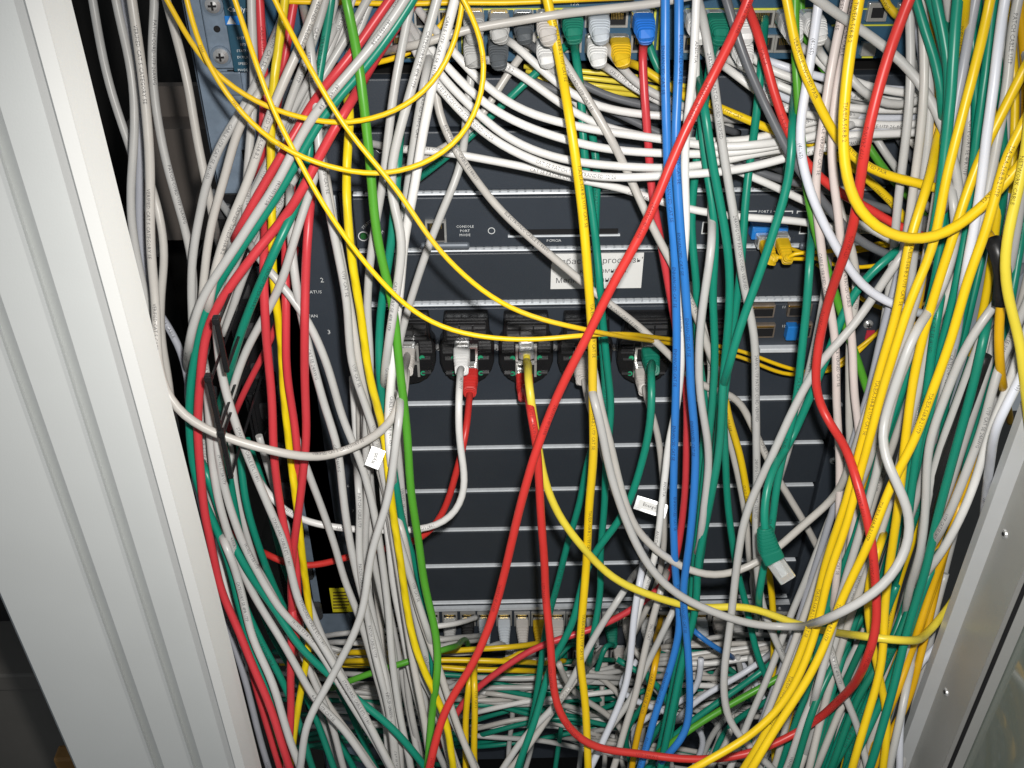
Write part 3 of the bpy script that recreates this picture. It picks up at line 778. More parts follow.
for i, (pts, wh) in enumerate((('566,70,.012 590,72,.014 615,74,.015 640,77,.012 655,80,.004', 'top'), ('568,76,.014 595,79,.016 625,82,.016 640,85,.012 655,88,.004', 'second'),
                               ('570,82,.012 600,86,.014 630,89,.014 642,91,.012 655,93,.004', 'third'), ('572,88,.013 605,92,.015 630,94,.013 650,97,.004', 'lowest'))):
    C('pale yellow fibre in the dark gap under the top switch, %s of the stack' % wh, 'lemon', 0, pts, 3.4, name='fibre_cable', grp='yellow fibres stacked under the top switch', txt='UTP 50' if i == 2 else None)

# second block of the top switch
C('white cable with ribbed plug right of the blue pair', 'white', -1, '693,16 694,45 697,80 690,120', 5.4, s='white')
C('teal cable from the green plug right of the blue pair', 'teal', -1, '713,16 711,50 708,90 700,125 696,150 692,192 695,255 697,320 702,372 705,420 700,480 690,540 684,620 670,700 655,768', 5.8, s='teal')
C('grey cable falling from top right of the blue pair', 'grey', 2, '700,12,.05 710,62 720,125 730,192 741,255 749,300 757,372 758,457 755,545 760,590 770,630 785,665', 6.0, txt='24AWG UTP PATCH CORD VERIFIED')
C('white cable from large ribbed white plug behind red cable', 'white', -1, '737,16 742,44 760,66 800,80 830,92', 5.6, s='white')
C('white cable from lower ribbed white plug behind red cable', 'white', -1, '737,40 745,62 770,80 815,98', 5.6, s='white')
C('white cable from ribbed plug behind yellow text cable', 'white', -1, '785,16 797,44 820,62 835,80', 5.6, s='white')
C('white cable from right ribbed plug curving down', 'white', 0, '808,16 815,46 835,70 860,82 900,90 945,94', 5.6, s='white')
WR = 'white cables crossing level at upper right'
for i, p in enumerate(('770,62 800,72 850,84 900,92 945,93', '765,72 800,82 850,95 900,101 945,99', '740,64 790,90 850,107 905,110 945,108', '745,78 795,104 850,116 905,116 945,114',
                       '735,72 790,112 850,122 900,124 945,121', '725,142 790,130 860,128 945,124', '725,150 800,140 870,133 945,129', '728,160 790,150 850,139 915,132 945,131')):
    C('white cable crossing level at upper right, %s' % ('topmost', 'second from top', 'third from top', 'fourth from top', 'fourth from bottom', 'third from bottom', 'second from bottom', 'lowest')[i],
      'bwhite' if i % 3 == 0 else 'white', -1 - (i % 2), p, 5.6, grp=WR, txt='CAT 5E UTP 26-80 28' if i in (1, 4) else None)
C('grey cable bending back from grey plug at upper right', 'grey', 1, '918,62,.03 934,72,.06 942,82 938,96 922,105 897,109 873,102 857,87 846,70', 5.8, s='grey')
C('dark grey cable slanting from top behind the red one', 'dark', 3, '726,0 740,45 760,92 785,145 797,168 815,190 850,232 880,250 905,258', 6.0)
C('dark grey cable low behind the level white cables', 'dark', -2, '735,165 775,180 820,192 870,205 930,222', 5.8)
C('dark grey cable in shadow at upper right', 'dark', -3, '890,120 905,150 920,170 940,185', 5.6)
C('grey printed cable slanting in shadow at upper right', 'grey', -2, '875,138 890,160 905,180 925,205', 5.6, txt='CAT. CBC UTP CAT')
C('grey cable slanting behind the upper right yellow cables', 'warm', -2, '905,135 925,155 945,180', 5.6)
C('light green cable hanging from top at right', 'green', 3, '797,0 795,62 797,105 802,160 808,205 820,252 832,285 845,325 860,365 870,398 880,430', 5.8)
C('light green cable mostly hidden behind white one at right', 'green', -1, '803,0 803,32 812,48 822,64 840,95', 5.6)
C('light green cable slanting in shadow behind big yellow loop', 'green', -2, '860,130 875,152 890,175 910,198', 5.6)
C('yellow printed cable slanting from top to the big yellow bend', 'yellow', 5, '783,0 793,50 806,82 820,108 838,142 856,162 880,173 925,182 950,190', 6.0, txt='VERSATILE TWISTED PAIR')
C('yellow cable curving behind level white cables', 'yellow', -1, '718,106 750,120 775,133 800,141 830,152 858,170 885,195 903,215 912,240', 5.8, txt='1190611 UTP CAT')
C('big yellow cable making a wide U bend at right', 'yellow', 10, '858,0 850,45 845,95 843,137 847,178 860,212 883,231 908,239 933,236 963,220 985,202 1005,183 1024,160', 6.4, txt='TIA/EIA-568-B.2')
C('short yellow cable from module at top right', 'yellow', -1, '874,-30 880,5 893,18 912,29 930,33', 5.6)
C('pinkish cable, left of two at right of centre', 'pink', 4, '846,0 833,62 823,125 815,190 818,215 823,255 833,330 836,372 840,445 840,500 838,562 832,610', 5.8, txt='CABLE VERIFIED CAT 5E')
C('pinkish cable, right of two at right of centre', 'pink', 4, '856,0 846,50 838,87 833,140 833,190 843,255 850,320 854,372 858,425 858,480 852,540 845,600', 5.8, txt='26AWG 4PR PATCH CABLE')
C('white cable swinging left then right beside the green one', 'bwhite', 5, '821,0 814,50 805,100 800,142 806,180 820,225 840,257 868,292 893,307 915,315', 6.0, txt='(41/65)')
C('beige printed cable left of the right red cable', 'warm', 2, '830,120 836,165 842,200 853,235 858,280 853,330 850,372 848,420 851,460 845,520 838,580', 5.8, txt='24AWG CABLE UTP')
C('grey cable behind the red one at right', 'grey', 0, '828,260,.04 823,290 815,335 806,375 796,415 786,455 774,500,.09 768,540,.08', 5.6)

# teal group in the middle
C('teal cable, left of three at centre right', 'teal', 1, '700,118 704,150 709,180 715,275 717,330 716,372 712,420 705,470 700,520 694,562 690,610 680,680 665,768', 5.8)
C('teal cable, middle of three at centre right', 'teal', 3, '703,100 712,165 718,195 727,255 729,317 724,372 720,420 712,482 702,540 695,575 691,615 684,660 670,720 660,768', 6.0)
C('teal cable, right of three at centre right', 'teal', 0, '762,60 757,120 747,190 742,250 735,320 730,360 724,402 727,470 731,520 738,562 747,600 753,640 767,676 780,700', 5.8)
C('teal cable slanting left from upper right to centre', 'teal', 4, '799,60,.03 797,95,.05 793,125 787,180 773,235 757,285 741,328 728,372 720,410,.10 714,460,.09 706,520,.09 698,590,.09', 6.0)
C('teal cable in shadow below the level white cables', 'teal', -2, '770,80 775,100 785,130 785,160', 5.6)
C('grey cable crossing between the teal ones', 'grey', 3, '703,120,.04 709,160,.055 711,195,.062 711,215,.075 710,240 706,275 702,310 699,350 700,400 705,430 708,460 704,500 700,540', 5.8)
C('white cable tight behind the teal cables', 'warm', -1, '702,325 706,345 712,372 706,400 708,415', 5.4, txt='CAT5')
C('teal cable ending in the dangling loose clear plug', 'teal', 3.5, '900,248 885,262 868,275 850,297 838,322 828,350 810,395 790,445 771,475,.165 763,508,.178 764,530,.185 772,556,.19 787,578,.195', 6.0, e='teal', loose=True)
C('teal cable beside the dangling plug', 'teal', 4, '800,150,.035 808,195,.045 812,232,.08 811,262 806,300 801,345 798,385 792,425 785,450 777,495 772,530 766,560 760,600', 5.8, txt='TIA/EIA UTP')
C('yellow cable hidden between teal and grey at centre', 'yellow', -1, '724,390 728,415 740,452 748,490 756,530 766,565 772,600 773,640 774,700 775,768', 5.8, txt='CLASS TIA/EIA-568')
C('white cable along the hidden yellow one', 'warm', -2, '722,395 730,440 740,490 746,520 750,560', 5.4)

# ------------------------------------------------------------------ left: door side greys
GLg = 'grey cables hanging inside the left door edge'
C('grey cable nearest the left door, slanting behind its edge', 'grey', -2, '92,-10 97,20 105,62 116,103 128,140 140,180 148,215', 5.8, grp=GLg)
C('grey cable second from the left door at top', 'grey', 1, '117,0 124,35 131,75 134,125 131,190 134,230 145,285 155,330 160,365', 5.8, grp=GLg)
C('cool dark grey cable between two lighter ones at left', 'cool', 0, '127,0 133,60 138,110 140,190 142,242 151,300 156,330 163,372 172,410', 5.8, grp=GLg)
C('white cable from top left looping under the black ring to the right', 'warm', 4, '132,0 137,45 141,87 146,140 149,190 151,255 156,310 159,372,.15 169,400,.16 192,422,.163 222,436,.163 260,447,.163 305,457,.16 335,454 357,445 380,432 396,415 402,385', 6.2, txt='VERIFIED CAT 5 CATEGORY 5E')
C('grey cable fourth from the left door, swinging to the ring', 'grey', 0, '152,0 153,45 154,87 160,140 170,182 181,220 190,262 192,310 192,370 197,440 205,520', 5.8, grp=GLg)
C('grey cable bowing right just inside the left door', 'warm', 1, '152,190 157,212 164,240 167,266 163,295 160,325 160,345 166,372 172,420', 5.6, grp=GLg)
C('grey cable slanting in front of the zinc rail', 'warm', 1, '166,0 176,40 187,87 196,135 207,182 214,215', 5.8, grp=GLg)
C('grey cable low inside door curving right', 'cool', -1, '163,318 172,335 181,353 186,375 190,410', 5.6, grp=GLg)
C('grey cable from upper rail bending down left to ring', 'grey', 2, '268,50 256,80 244,104 230,127 217,155 207,185 194,240 190,268 190,320 196,390 204,450 214,520', 5.8, grp=GLg)
C('beige cable from upper rail down into ring, right of the grey', 'warm', 2, '265,85 252,106 236,138 225,172 213,210 206,260 204,300 202,340 208,400 214,470', 5.8, grp=GLg)
C('grey printed vertical cable beside the blue plate', 'grey', 1, '252,0 252,60 252,112 250,192 246,230', 5.8, txt='21681584')
C('pinkish red cable upper left, left of two', 'pred', 0, '261,-6 263,45 265,85 264,125 261,160', 6.2)
C('pinkish red cable upper left, right of two', 'pred', -1, '296,-6 290,25 285,55 280,85', 6.0)
C('twisted olive yellow cable hanging among the left red ones', 'olive', 2, '284,-4 279,40 272,90 270,140 271,190 273,240 277,305 280,372 290,457 302,562 307,598 310,632 301,690 293,735 289,768', 5.8)
C('grey cable slanting from top down left past red ones', 'warm', 4, '316,0 303,36 285,75 272,110 265,135 248,185 230,222 217,262 208,310', 6.0)
C('white printed cable slanting down left, upper', 'grey', 1, '322,0 310,48 297,82 283,118 270,150 256,185 240,222', 5.8, txt='CAT 5E ENHANCED UTP')
C('white printed cable slanting down left, lower', 'grey', 0, '333,30 312,72 295,105 280,135 262,175 246,205 232,240', 5.6, txt='(41/65) FLEX UTP')
C('white cable falling from top behind the left diagonal bundle', 'grey', 0, '365,0 345,38 322,77 305,112 289,142', 5.8)
C('grey cable crossing the left diagonal bundle', 'grey', 3, '308,40 312,75 317,105 320,140 325,175 333,225 345,300 357,372 373,427 382,477 392,512 407,562 418,600 430,640', 5.8, txt='UTP CAT 5E')
C('white cable at top behind the light green one', 'white', -1, '352,0 342,30 332,50 320,70', 5.8)
C('teal cable left of the diagonal bundle at top', 'teal', 1, '331,0 327,35 321,70 314,120 306,170 298,200,.105 284,232,.12 270,268,.125 257,300,.125 243,338,.125 231,368,.12 222,400,.10', 6.0)
C('white cable pairing the slanting teal one at left', 'grey', 3, '322,150 316,175 306,205 297,230 288,262 279,288 262,325 240,372 226,412 218,445,.09', 5.8)

# diagonal bundle
DGg = 'diagonal bundle from top centre to the left rings'
C('red cable heading the diagonal bundle at upper left', 'pred', 3, '394,-6 373,22 357,45 338,68 320,90 297,133 275,168 257,196 240,228', 6.0, grp=DGg)
C('white cable second in the diagonal bundle at left', 'grey', 5, '405,-4 387,25 370,47 345,78 320,108 297,144 277,180 252,216 228,255 208,289 197,314 190,342 189,375,.07 191,410,.04 194,450,.03', 6.0, grp=DGg, txt='(41/65) 57.58')
C('teal cable in the diagonal bundle bending straight down at left', 'teal', 4, '414,-4 392,32 370,62 345,92 320,121 298,160 284,185 262,220 240,252 222,280 208,307 199,345 194,372 190,420 192,457 200,492 215,525 228,562 238,600 246,630 260,676 275,716 284,745', 5.9, grp=DGg)
C('red cable in the diagonal bundle bending straight down at left', 'pred', 4.5, '400,26,.035 384,50,.045 368,74,.06 350,105 330,136 305,182 286,214 263,243 240,275 221,303 210,325 204,350 202,372 200,410 200,445 202,507 211,548 222,592 236,622 255,671 270,706 288,764', 6.2, grp=DGg)

# left reds, lower
C('pinkish red vertical cable left of the twisted yellow one', 'pred', 3, '268,165,.04 263,210,.06 264,262 267,320 271,385 275,450 282,510 289,555 292,600 292,650 290,700 288,768', 6.2)
C('pinkish red vertical cable between yellow and the right red', 'pred', 2, '291,180,.04 285,235,.07 285,290 287,365 293,420 297,455 299,490 297,540 298,580 300,620', 6.0)
C('pinkish red vertical cable at right of the left red trio', 'pred', 3, '316,125,.04 312,165,.055 309,195,.085 307,240 306,300 306,383 304,450 299,505 293,545 291,600 295,640', 6.2)
C('dark red cable slanting left behind the white pair', 'pred', -1, '285,290 275,325 262,355 248,385 236,410', 5.0)
C('white cable left of number print falling to bottom centre left', 'grey', 3, '289,205 290,225 292,255 302,317 315,372 325,410 336,442 345,510 355,562 368,615 380,650 390,700 397,768', 6.0, txt='CAT 5E 24AWG')
C('white cable crossing from ring area over the bezel numbers', 'grey', 3, '238,226,.05 254,248,.08 270,272 287,290 312,325 330,366 345,420 360,457 377,510 383,560 388,610 392,660 398,700 410,768', 5.8)
C('yellow vertical cable left of the light green one', 'olive', 4, '342,110 343,135 347,190 351,245 360,317 367,372 380,422 387,470 395,530 401,572 407,612 415,645 432,686 445,716 452,768', 5.8)
C('teal cable hugging the light green one on its left', 'teal', 2, '398,150 396,190 391,255 382,317 380,372 385,420 395,482 402,520 414,562 425,600 432,640 436,690', 6.0)

# vertical whites beside the green one
VG = 'grey and white vertical cables left of centre'
C('white vertical cable falling from top behind green loop, leftmost', 'grey', 2, '411,0 404,38 397,72 390,130 384,190 375,237 368,305 371,372 366,432 368,495 366,562 370,600 380,646 392,696 401,768', 5.8, grp=VG)
C('white vertical cable from top, second from left', 'grey', 4, '437,0 426,38 415,75 402,130 392,175 390,200 403,230 395,290 390,330 386,372', 6.2, grp=VG)
C('white vertical cable from top, third from left', 'white', 4, '453,0 445,32 437,62 425,125 415,190 405,235 400,285 395,330 392,372 388,420 392,470', 6.2, grp=VG)
C('white vertical cable from dark gap, fourth from left', 'grey', 2, '425,70 418,105 411,150 406,192 400,240 397,300 394,345 391,400 396,455 404,520 408,562 414,610 424,650 440,690 458,730 475,768', 5.8, grp=VG, txt='VERIFIED 586-2 CAT')
C('grey cable at bottom left of centre, bending out from rings', 'grey', 2, '300,440 310,475 322,512 335,548 345,582 358,610 372,658 390,726 398,768', 5.8)
C('grey cable tight left of the yellow vertical one', 'warm', 3, '327,185 332,225 340,270 350,320 360,372 372,424 380,470 390,515 398,560 404,605 412,655 420,700 428,740 432,768', 5.8)
C('white cable low beside yellow caution label', 'grey', 3, '357,480 362,520 360,562 362,590 370,630 378,672 388,716 396,768', 5.8, txt='PATCH CABLE UTP')
C('white cable low, right of the yellow vertical one', 'grey', 2, '388,500 392,545 400,590 410,640 425,686 440,716 455,768', 5.6)
C('grey cable slanting low from green cable to bottom', 'warm', 3, '397,520 405,560 413,590 426,636 440,676 457,726 475,768', 5.8)

# lower left
LL = 'white cables streaming from left rings to the bottom'
C('white cable crossing below white loop to bottom centre', 'grey', 5, '214,318 216,350 220,378 240,435 260,485 275,525 289,565 305,613 325,651 342,680 365,716 392,768', 6.0, txt='STANDARD CABLE ETL 11801', grp=LL)
C('white cable under the ring fingers, nearest the red one', 'grey', 4, '208,370 210,402 212,457 220,510 238,562 255,600 277,633 300,671 318,702 340,722 370,768', 6.0, grp=LL, txt='4-PAIR UTP CAT 5E')
C('white printed cable under ring fingers, right', 'grey', 4, '216,430 218,455 225,495 240,540 254,567 285,613 310,636 332,670 352,702 380,745 392,768', 6.0, grp=LL, txt='(41/65) 57.58 UTP')
C('teal cable streaming from lower ring to bottom centre left', 'teal', 4, '205,470 214,500 224,528 240,556 252,580 276,613 301,646 332,677 347,694 383,722 410,750 425,768', 6.0, grp=LL)
C('white cable streaming down to bottom left corner of bundle', 'grey', 5, '225,540 233,562 242,592 253,638 270,676 287,726 300,764', 6.0, grp=LL)
C('white cable at far lower left beside door edge', 'cool', 0, '200,500 208,540 214,580 226,620 240,660 252,700 262,740 270,768', 5.6, grp=LL)
C('white printed cable behind the lower left red one', 'white', 1, '206,450 213,500 218,545 222,580 228,600 240,640', 5.4, txt='CABLE UTP 4PR', grp=LL)
C('light green cable tip at bottom left among red', 'green', 1, '270,690 276,720 279,745 280,768', 5.6)
C('red cable low at left slanting to bottom beside teal', 'pred', 2, '234,560 240,592 247,640 256,690 268,730 280,768', 5.8)
C('white cable at bottom left slanting right under others', 'grey', 2, '262,575 290,630 312,680 330,716 345,768', 5.6, grp=LL)
C('grey cable at bottom left in the middle of stream', 'warm', 1, '270,600 296,640 320,690 350,735 372,768', 5.6, grp=LL)

# ------------------------------------------------------------------ right bundle, front
C('yellow cable from top right, first of the long slanting trio', 'yellow', 8, '963,0 959,62,.085 949,105,.085 938,140,.105 927,188,.14 910,250 895,315 878,372 863,437 843,507 828,562 821,590 808,638 788,690 765,740 745,768', 6.0, txt='TIA/EIA-568-B.2 UTP CAT 5E')
C('yellow cable from top right, second of the long slanting trio', 'yellow', 9, '989,0 981,45 973,87 953,160 945,190 933,245 908,300 888,372 868,457 848,520 832,565 818,626 793,688 768,722 735,750 695,768', 5.8)
C('yellow printed cable from right edge, third of the slanting trio', 'yellow', 10.5, '1024,122 1003,160 995,200 985,235 968,280 953,330 938,372 918,440 898,477 878,520 857,565 838,613 823,651 800,693 768,740 750,768', 5.9, txt='TIA/EIA-568-B.2 UTP')
C('yellow cable from right edge slanting to bottom right', 'yellow', 8.5, '1024,73 1005,112 988,145 970,185 950,243 932,305 915,372 905,445 896,510 890,562 887,590 883,651 868,706 852,768', 6.0)
C('pale yellow printed cable hanging at the far right edge', 'lemon', 12, '1024,130 1018,180 1009,235 1006,275 1012,310 1020,340 1024,380', 6.0, txt='NETWORK CABLE')
C('amber cable emerging from black sleeve at far right', 'amber', 9, '992,240 1001,258 1004,280 1000,302 1000,350 1004,380', 6.0)
C('amber cable low right, outermost beside the post', 'amber', 5, '980,440 972,475 955,515 944,550 936,585 922,651 902,712 874,768', 6.0)
C('amber cable low right, second beside the post', 'amber', 5.5, '967,470 952,530 940,570 926,610 912,651 890,705 868,768', 6.0, txt='UTP CAT5')
C('amber cable low right, third beside the post', 'amber', 6, '958,500 945,545 930,590 915,640 900,690 880,740 872,768', 6.0)
C('teal cable in the lower right, front strand', 'teal', 6, '935,560 915,610 900,650 880,700 850,768', 6.0)
C('teal cable in the lower right, second strand', 'dteal', 5.5, '915,590 895,640 870,700 835,768', 6.0)
C('yellow cable in the lower right, short vertical', 'yellow', 7, '880,545 870,580 867,610 872,650 880,680 888,726 883,768', 5.8)
C('white cable bright, falling from top right', 'bwhite', 9, '1004,0 998,35 993,62 983,137 980,190 974,230 966,280 955,330,.13 940,390,.12 930,440,.11', 6.0)
C('grey printed cable at top right edge', 'grey', 8, '1020,0 1012,40 1008,75 998,125 988,190 970,260', 6.0, txt='PATCH CABLE UTP')
C('teal cable at upper right beside yellow, thickest', 'teal', 8, '957,0 952,40 948,75 944,130 940,192 930,240', 6.4)
C('teal cable at upper right, left strand of the fan', 'teal', 6, '916,-2 925,28 934,52 943,78 944,110', 6.0)
C('teal cable at upper right, second strand of the fan', 'teal', 6.5, '927,-2 934,25 941,52 946,82 945,115', 6.0)
C('teal cable at upper right, third strand of the fan', 'teal', 7, '938,-2 943,25 948,52 947,90 944,130', 6.0)
C('dark grey cable falling at upper right between yellow ones', 'cool', 7, '976,0 970,40 965,70 955,125 948,165 944,200', 6.0)
C('teal cable at upper right behind bright white', 'teal', 6, '994,0 987,50 980,100 974,150 968,225 958,280 945,340 930,400 915,470 905,540', 6.0)
C('grey cable in the right bundle bending straight down low', 'grey', 7.5, '1000,300 975,335 955,372 938,412 928,440 924,507 918,560 908,590,.19 903,615,.18 905,640,.17 893,700,.15 870,768,.15', 6.0)
C('grey cable in the right bundle ending low beside yellow', 'grey', 6.5, '985,330 968,370 943,440 930,490 922,530 918,580,.18 918,625,.16 905,690 890,768', 6.0)
C('grey printed cable in the right bundle, near the post', 'grey', 9, '1024,310 1012,340 1000,372 973,450 948,520 925,560,.185 905,600,.165 885,660,.14 855,720,.14 835,768,.14', 6.0, txt='UTP CAT 5E 24AWG')
C('shiny grey cable in the right bundle beside the post', 'white', 8, '1024,340 1008,386 988,432 975,475 952,528 933,562,.19 915,595,.17 898,640,.145 880,700,.14 860,768,.14', 6.0)
C('bluish cable hanging along the right post', 'bwhite', 12, '1024,368 1010,400 998,422 989,468,.195 985,510,.175 984,552,.15 982,600,.13', 6.0)
C('bluish grey cable bending from the right post low down', 'bwhite', 4, '960,628 936,646 920,660 910,682 905,710 900,768', 5.8)
C('grey cable in right bundle center bending around', 'warm', 5, '992,190 975,240 950,290 930,340 915,395 905,440 890,500 870,560 855,605 838,660 820,720 808,768', 6.0)
C('grey cable high in the right bundle', 'grey', 6, '950,192 955,225 945,275 925,320 905,365 890,415 880,460 862,520 845,580 830,640 815,700', 6.0)
C('teal cable in the right bundle behind greys', 'teal', 8, '985,330 975,372 962,430 943,500 925,560 910,620 890,690 870,768', 6.2)
C('teal cable in the right bundle, left strand', 'teal', 6, '940,300 930,360 920,430 905,500 890,560 875,620', 6.0)
C('light green cable low right slanting behind yellow', 'green', 2, '865,610 838,641 805,663 770,685 735,703 690,731 665,750', 5.8)
C('light green cable lying level at bottom left of centre', 'green', 1, '345,682 375,670 407,662 442,651 466,640,.05 468,620,-.002', 5.4, e='black')
C('grey cable low right curving into the mess', 'grey', 6, '830,650 838,680 850,705 862,735 868,768', 5.6)

# black sleeve and straps
def straps():
    pass

# ------------------------------------------------------------------ fill: bundles
flow(26, '905,-20 915,90 900,200 880,320 845,460 790,620 730,780', '1030,-20 1040,90 1035,200 1020,320 985,440 935,590 880,780', -.005, .05,
     ['grey', 'grey', 'warm', 'teal', 'dteal', 'grey', 'amber', 'cool', 'teal'], '%s cable deep inside the crowded right bundle', 'cables packed inside the right bundle', seed=3)
flow(8, '960,-20 965,100 950,220 920,340 880,470 840,600 790,790', '1040,-20 1050,100 1050,220 1040,320 1010,410 960,560 905,790', 0.01, .04,
     ['grey', 'warm', 'grey', 'teal', 'grey', 'yellow', 'dteal'], '%s cable in the outer layer of the right bundle', 'cables in the outer layer of the right bundle', seed=8)
flow(12, '850,600 830,640 800,700 770,780', '950,570 925,640 900,700 870,780', .0, .06, ['dteal', 'teal', 'grey', 'warm', 'dteal'], '%s cable filling the lower right tangle', 'cables filling the lower right tangle', seed=21)
flow(4, '330,-20 310,60 270,150 230,240 205,330', '420,-20 372,60 320,150 262,250 225,335', -.02, .0, ['grey', 'warm', 'grey'], '%s cable deep in the left diagonal bundle', 'grey cables deep in the left diagonal bundle', seed=5)
flow(9, '350,380 352,450 358,540 368,620 378,700 385,780', '398,360 402,450 412,540 425,620 440,700 470,780', -.03, .02, ['grey', 'warm', 'grey', 'white'], '%s vertical cable packed left of the green one', 'vertical cables packed left of the green one', seed=6)
flow(6, '205,430 212,500 228,570 255,640 285,700 310,780', '262,440 280,500 300,570 330,640 360,700 400,780', -.03, .02, ['grey', 'grey', 'warm', 'teal'], '%s cable behind the lower left stream', 'cables behind the lower left stream', seed=9)
# bundle of the lower switch running left and right
bl = random.Random(4)
BC = ['white', 'grey', 'black', 'bgrey', 'bgrey', 'warm', 'yellow', 'warm', 'teal', 'grey', 'teal', 'warm', 'white', 'grey', 'teal', 'bgrey', 'warm', 'grey', 'white', 'teal', 'white']
JC = {'black': 'green', 'bgrey': 'grey', 'white': 'grey'}
ORD = ['first', 'second', 'third', 'fourth', 'fifth', 'sixth', 'seventh', 'eighth', 'ninth', 'tenth', 'eleventh', 'twelfth', 'thirteenth', 'fourteenth', 'fifteenth', 'sixteenth', 'seventeenth', 'eighteenth', 'nineteenth', 'twentieth', 'twenty-first']
CN = {'bgrey': 'bluish grey', 'warm': 'beige', 'black': 'black'}
for i, x in enumerate(BOTX[2:]):
    bc = BC[i]; jc = JC.get(bc, bc)
    if bc == 'black': continue
    y1 = 645 + bl.uniform(0, 60)
    if i < 11:
        xe = 322 + bl.uniform(-12, 12)
        pts = '%g,620,-.002 %g,640,.035 %g,%g,.055 %g,%g,.06 %g,%g,.06' % (x, x - 2, x - 28, y1 - 4, (x + xe) / 2, y1 + bl.uniform(-8, 8), xe, y1 - 6 + bl.uniform(-14, 10))
    else:
        xe = 812 + bl.uniform(-12, 12)
        pts = '%g,620,-.002 %g,640,.035 %g,%g,.055 %g,%g,.06 %g,%g,.06' % (x, x + 2, x + 22, y1 - 4, (x + xe) / 2 + 6, y1 + bl.uniform(-8, 8), xe, y1 - 6 + bl.uniform(-14, 10))
    C('%s plug cable, %s along the lower switch row from the left' % (CN.get(bc, bc), ORD[i]), jc, 0, pts, 5.4, s=bc, grp='plugs in the lower switch row')
def hor(n, y0, y1, xa, xb, d, cols, label, grp, seed, sag=14, slope=22):
    r = random.Random(seed); made = []
    for i in range(n):
        ya = r.uniform(y0, y1); yb = ya + r.uniform(-1, 1) * slope; dd = d + r.uniform(-.015, .02); sg = r.uniform(-sag, sag); c = r.choice(cols)
        P = []
        for j in range(6):
            u = j / 5
            P.append('%.1f,%.1f,%.4f' % (xa + (xb - xa) * u + r.uniform(-6, 6), ya + (yb - ya) * u + sg * math.sin(math.pi * u) + r.uniform(-2, 2), dd * (1 if 0 < j < 5 else .35)))
        made.append((ya, c, ' '.join(P)))
    emit(made, label, grp, 5.4, 'from top', True)
hor(17, 634, 712, 316, 480, .055, ['grey', 'white', 'warm', 'grey', 'grey'], '%s cable lying level in the bundle at bottom left', 'level cables at bottom left', 31)
hor(3, 652, 672, 318, 560, .085, ['yellow'], '%s cable lying level below the lower switch plugs', 'yellow cables lying level at the bottom', 32, 5)
hor(7, 700, 760, 300, 470, .05, ['dteal', 'teal', 'dteal', 'grey'], '%s cable coiled level at the bottom left', 'coiled cables at the bottom left', 33)
hor(14, 645, 720, 640, 815, .055, ['grey', 'white', 'warm', 'teal', 'dteal', 'grey'], '%s cable lying level in the bundle at bottom right', 'level cables at bottom right', 34)
hor(8, 700, 765, 560, 800, .06, ['dteal', 'teal', 'grey', 'warm'], '%s cable lying slack at the bottom right', 'slack cables at the bottom right', 35, 26, 60)
hor(12, 655, 712, 440, 620, .045, ['grey', 'white', 'teal', 'dteal', 'warm'], '%s cable lying level at bottom centre', 'level cables at bottom centre', 36)
flow(16, '570,662 580,690 600,730 620,790', '800,655 790,690 780,730 770,790', -.09, -.03, ['grey', 'warm', 'teal', 'dteal', 'grey', 'bwhite'], '%s cable in the bottom right tangle', 'cables in the bottom right tangle', seed=13, wob=.25, mass=True)
for i, (x, y, b) in enumerate(((561, 652, 'teal'), (581, 653, 'grey'), (601, 648, 'warm'), (619, 648, 'warm'), (641, 653, 'white'), (700, 652, 'grey'), (722, 652, 'warm'), (742, 652, 'white'), (530, 652, 'grey'), (511, 652, 'white'), (765, 652, 'grey'))):
    C('%s plug hanging in the second lower row, %s from left' % ({'warm': 'beige'}.get(b, b), ORD[i]), JC.get(b, b), 0, '%g,%g,-.002 %g,%g,.045 %g,%g,.055 %g,%g,.06 %g,%g,.08' % (x, y, x + 1, y + 34, x + 1, y + 60, x - 3 + (i % 3) * 3, y + 90, x - 8 + (i % 4) * 5, 780), 5.4, s=b, grp='plugs in the second lower row')
hor(22, 668, 750, 440, 650, .05, ['grey', 'warm', 'grey', 'white', 'teal'], '%s cable spread level under the middle plugs', 'cables spread under the middle plugs', 41, 30, 60)
hor(14, 655, 710, 640, 810, .075, ['grey', 'white', 'warm', 'grey'], '%s cable spread level at right of the blue pair', 'cables spread at right of the blue pair', 42, 10, 40)
C('yellow vertical cable low, left of the yellow pair at bottom centre', 'yellow', 0, '471,662,.05 470,678 467,710 466,740 465,768', 5.6, tail=False)
C('yellow printed vertical cable low, right of the pair at bottom centre', 'yellow', 1, '475,664,.05 475,680 477,710 478,740 479,768', 5.6, txt='UTP CAT5', tail=False)
C('amber cable slanting at the bottom right of centre', 'amber', 1, '655,660 651,690 640,730 632,768', 5.6)
C('bluish white cable slanting at bottom left of blue pair', 'bwhite', 2, '641,576 634,620 627,680 605,735 590,768', 5.8)
C('beige printed cable slanting at bottom left of blue pair', 'warm', 2, '664,585 653,620 640,668 636,690 625,720 612,768', 5.8, txt='586-2 CAT')
C('grey cable slanting from the blue pair to bottom left', 'grey', 1, '674,610 660,640 645,670 630,700 605,730 590,760', 5.6)
C('grey cable rising left behind the thick yellow one at bottom', 'grey', 2, '625,590 605,620 583,660 562,700 530,735 505,768', 5.8)
C('grey cable slanting at the bottom centre left of yellow', 'warm', 2, '577,680 556,705 535,735 510,768', 5.6)
C('blue short cable between grey plugs at bottom right', 'blue', -2, '695,630 705,640 716,647 724,652', 5.0)
C('teal cable slanting at bottom right below light green', 'teal', 0, '770,665 735,690 700,715 670,740 650,768', 5.6)
C('bluish cable slanting at bottom right', 'bwhite', -1, '760,660 730,680 705,695 685,712', 5.4)

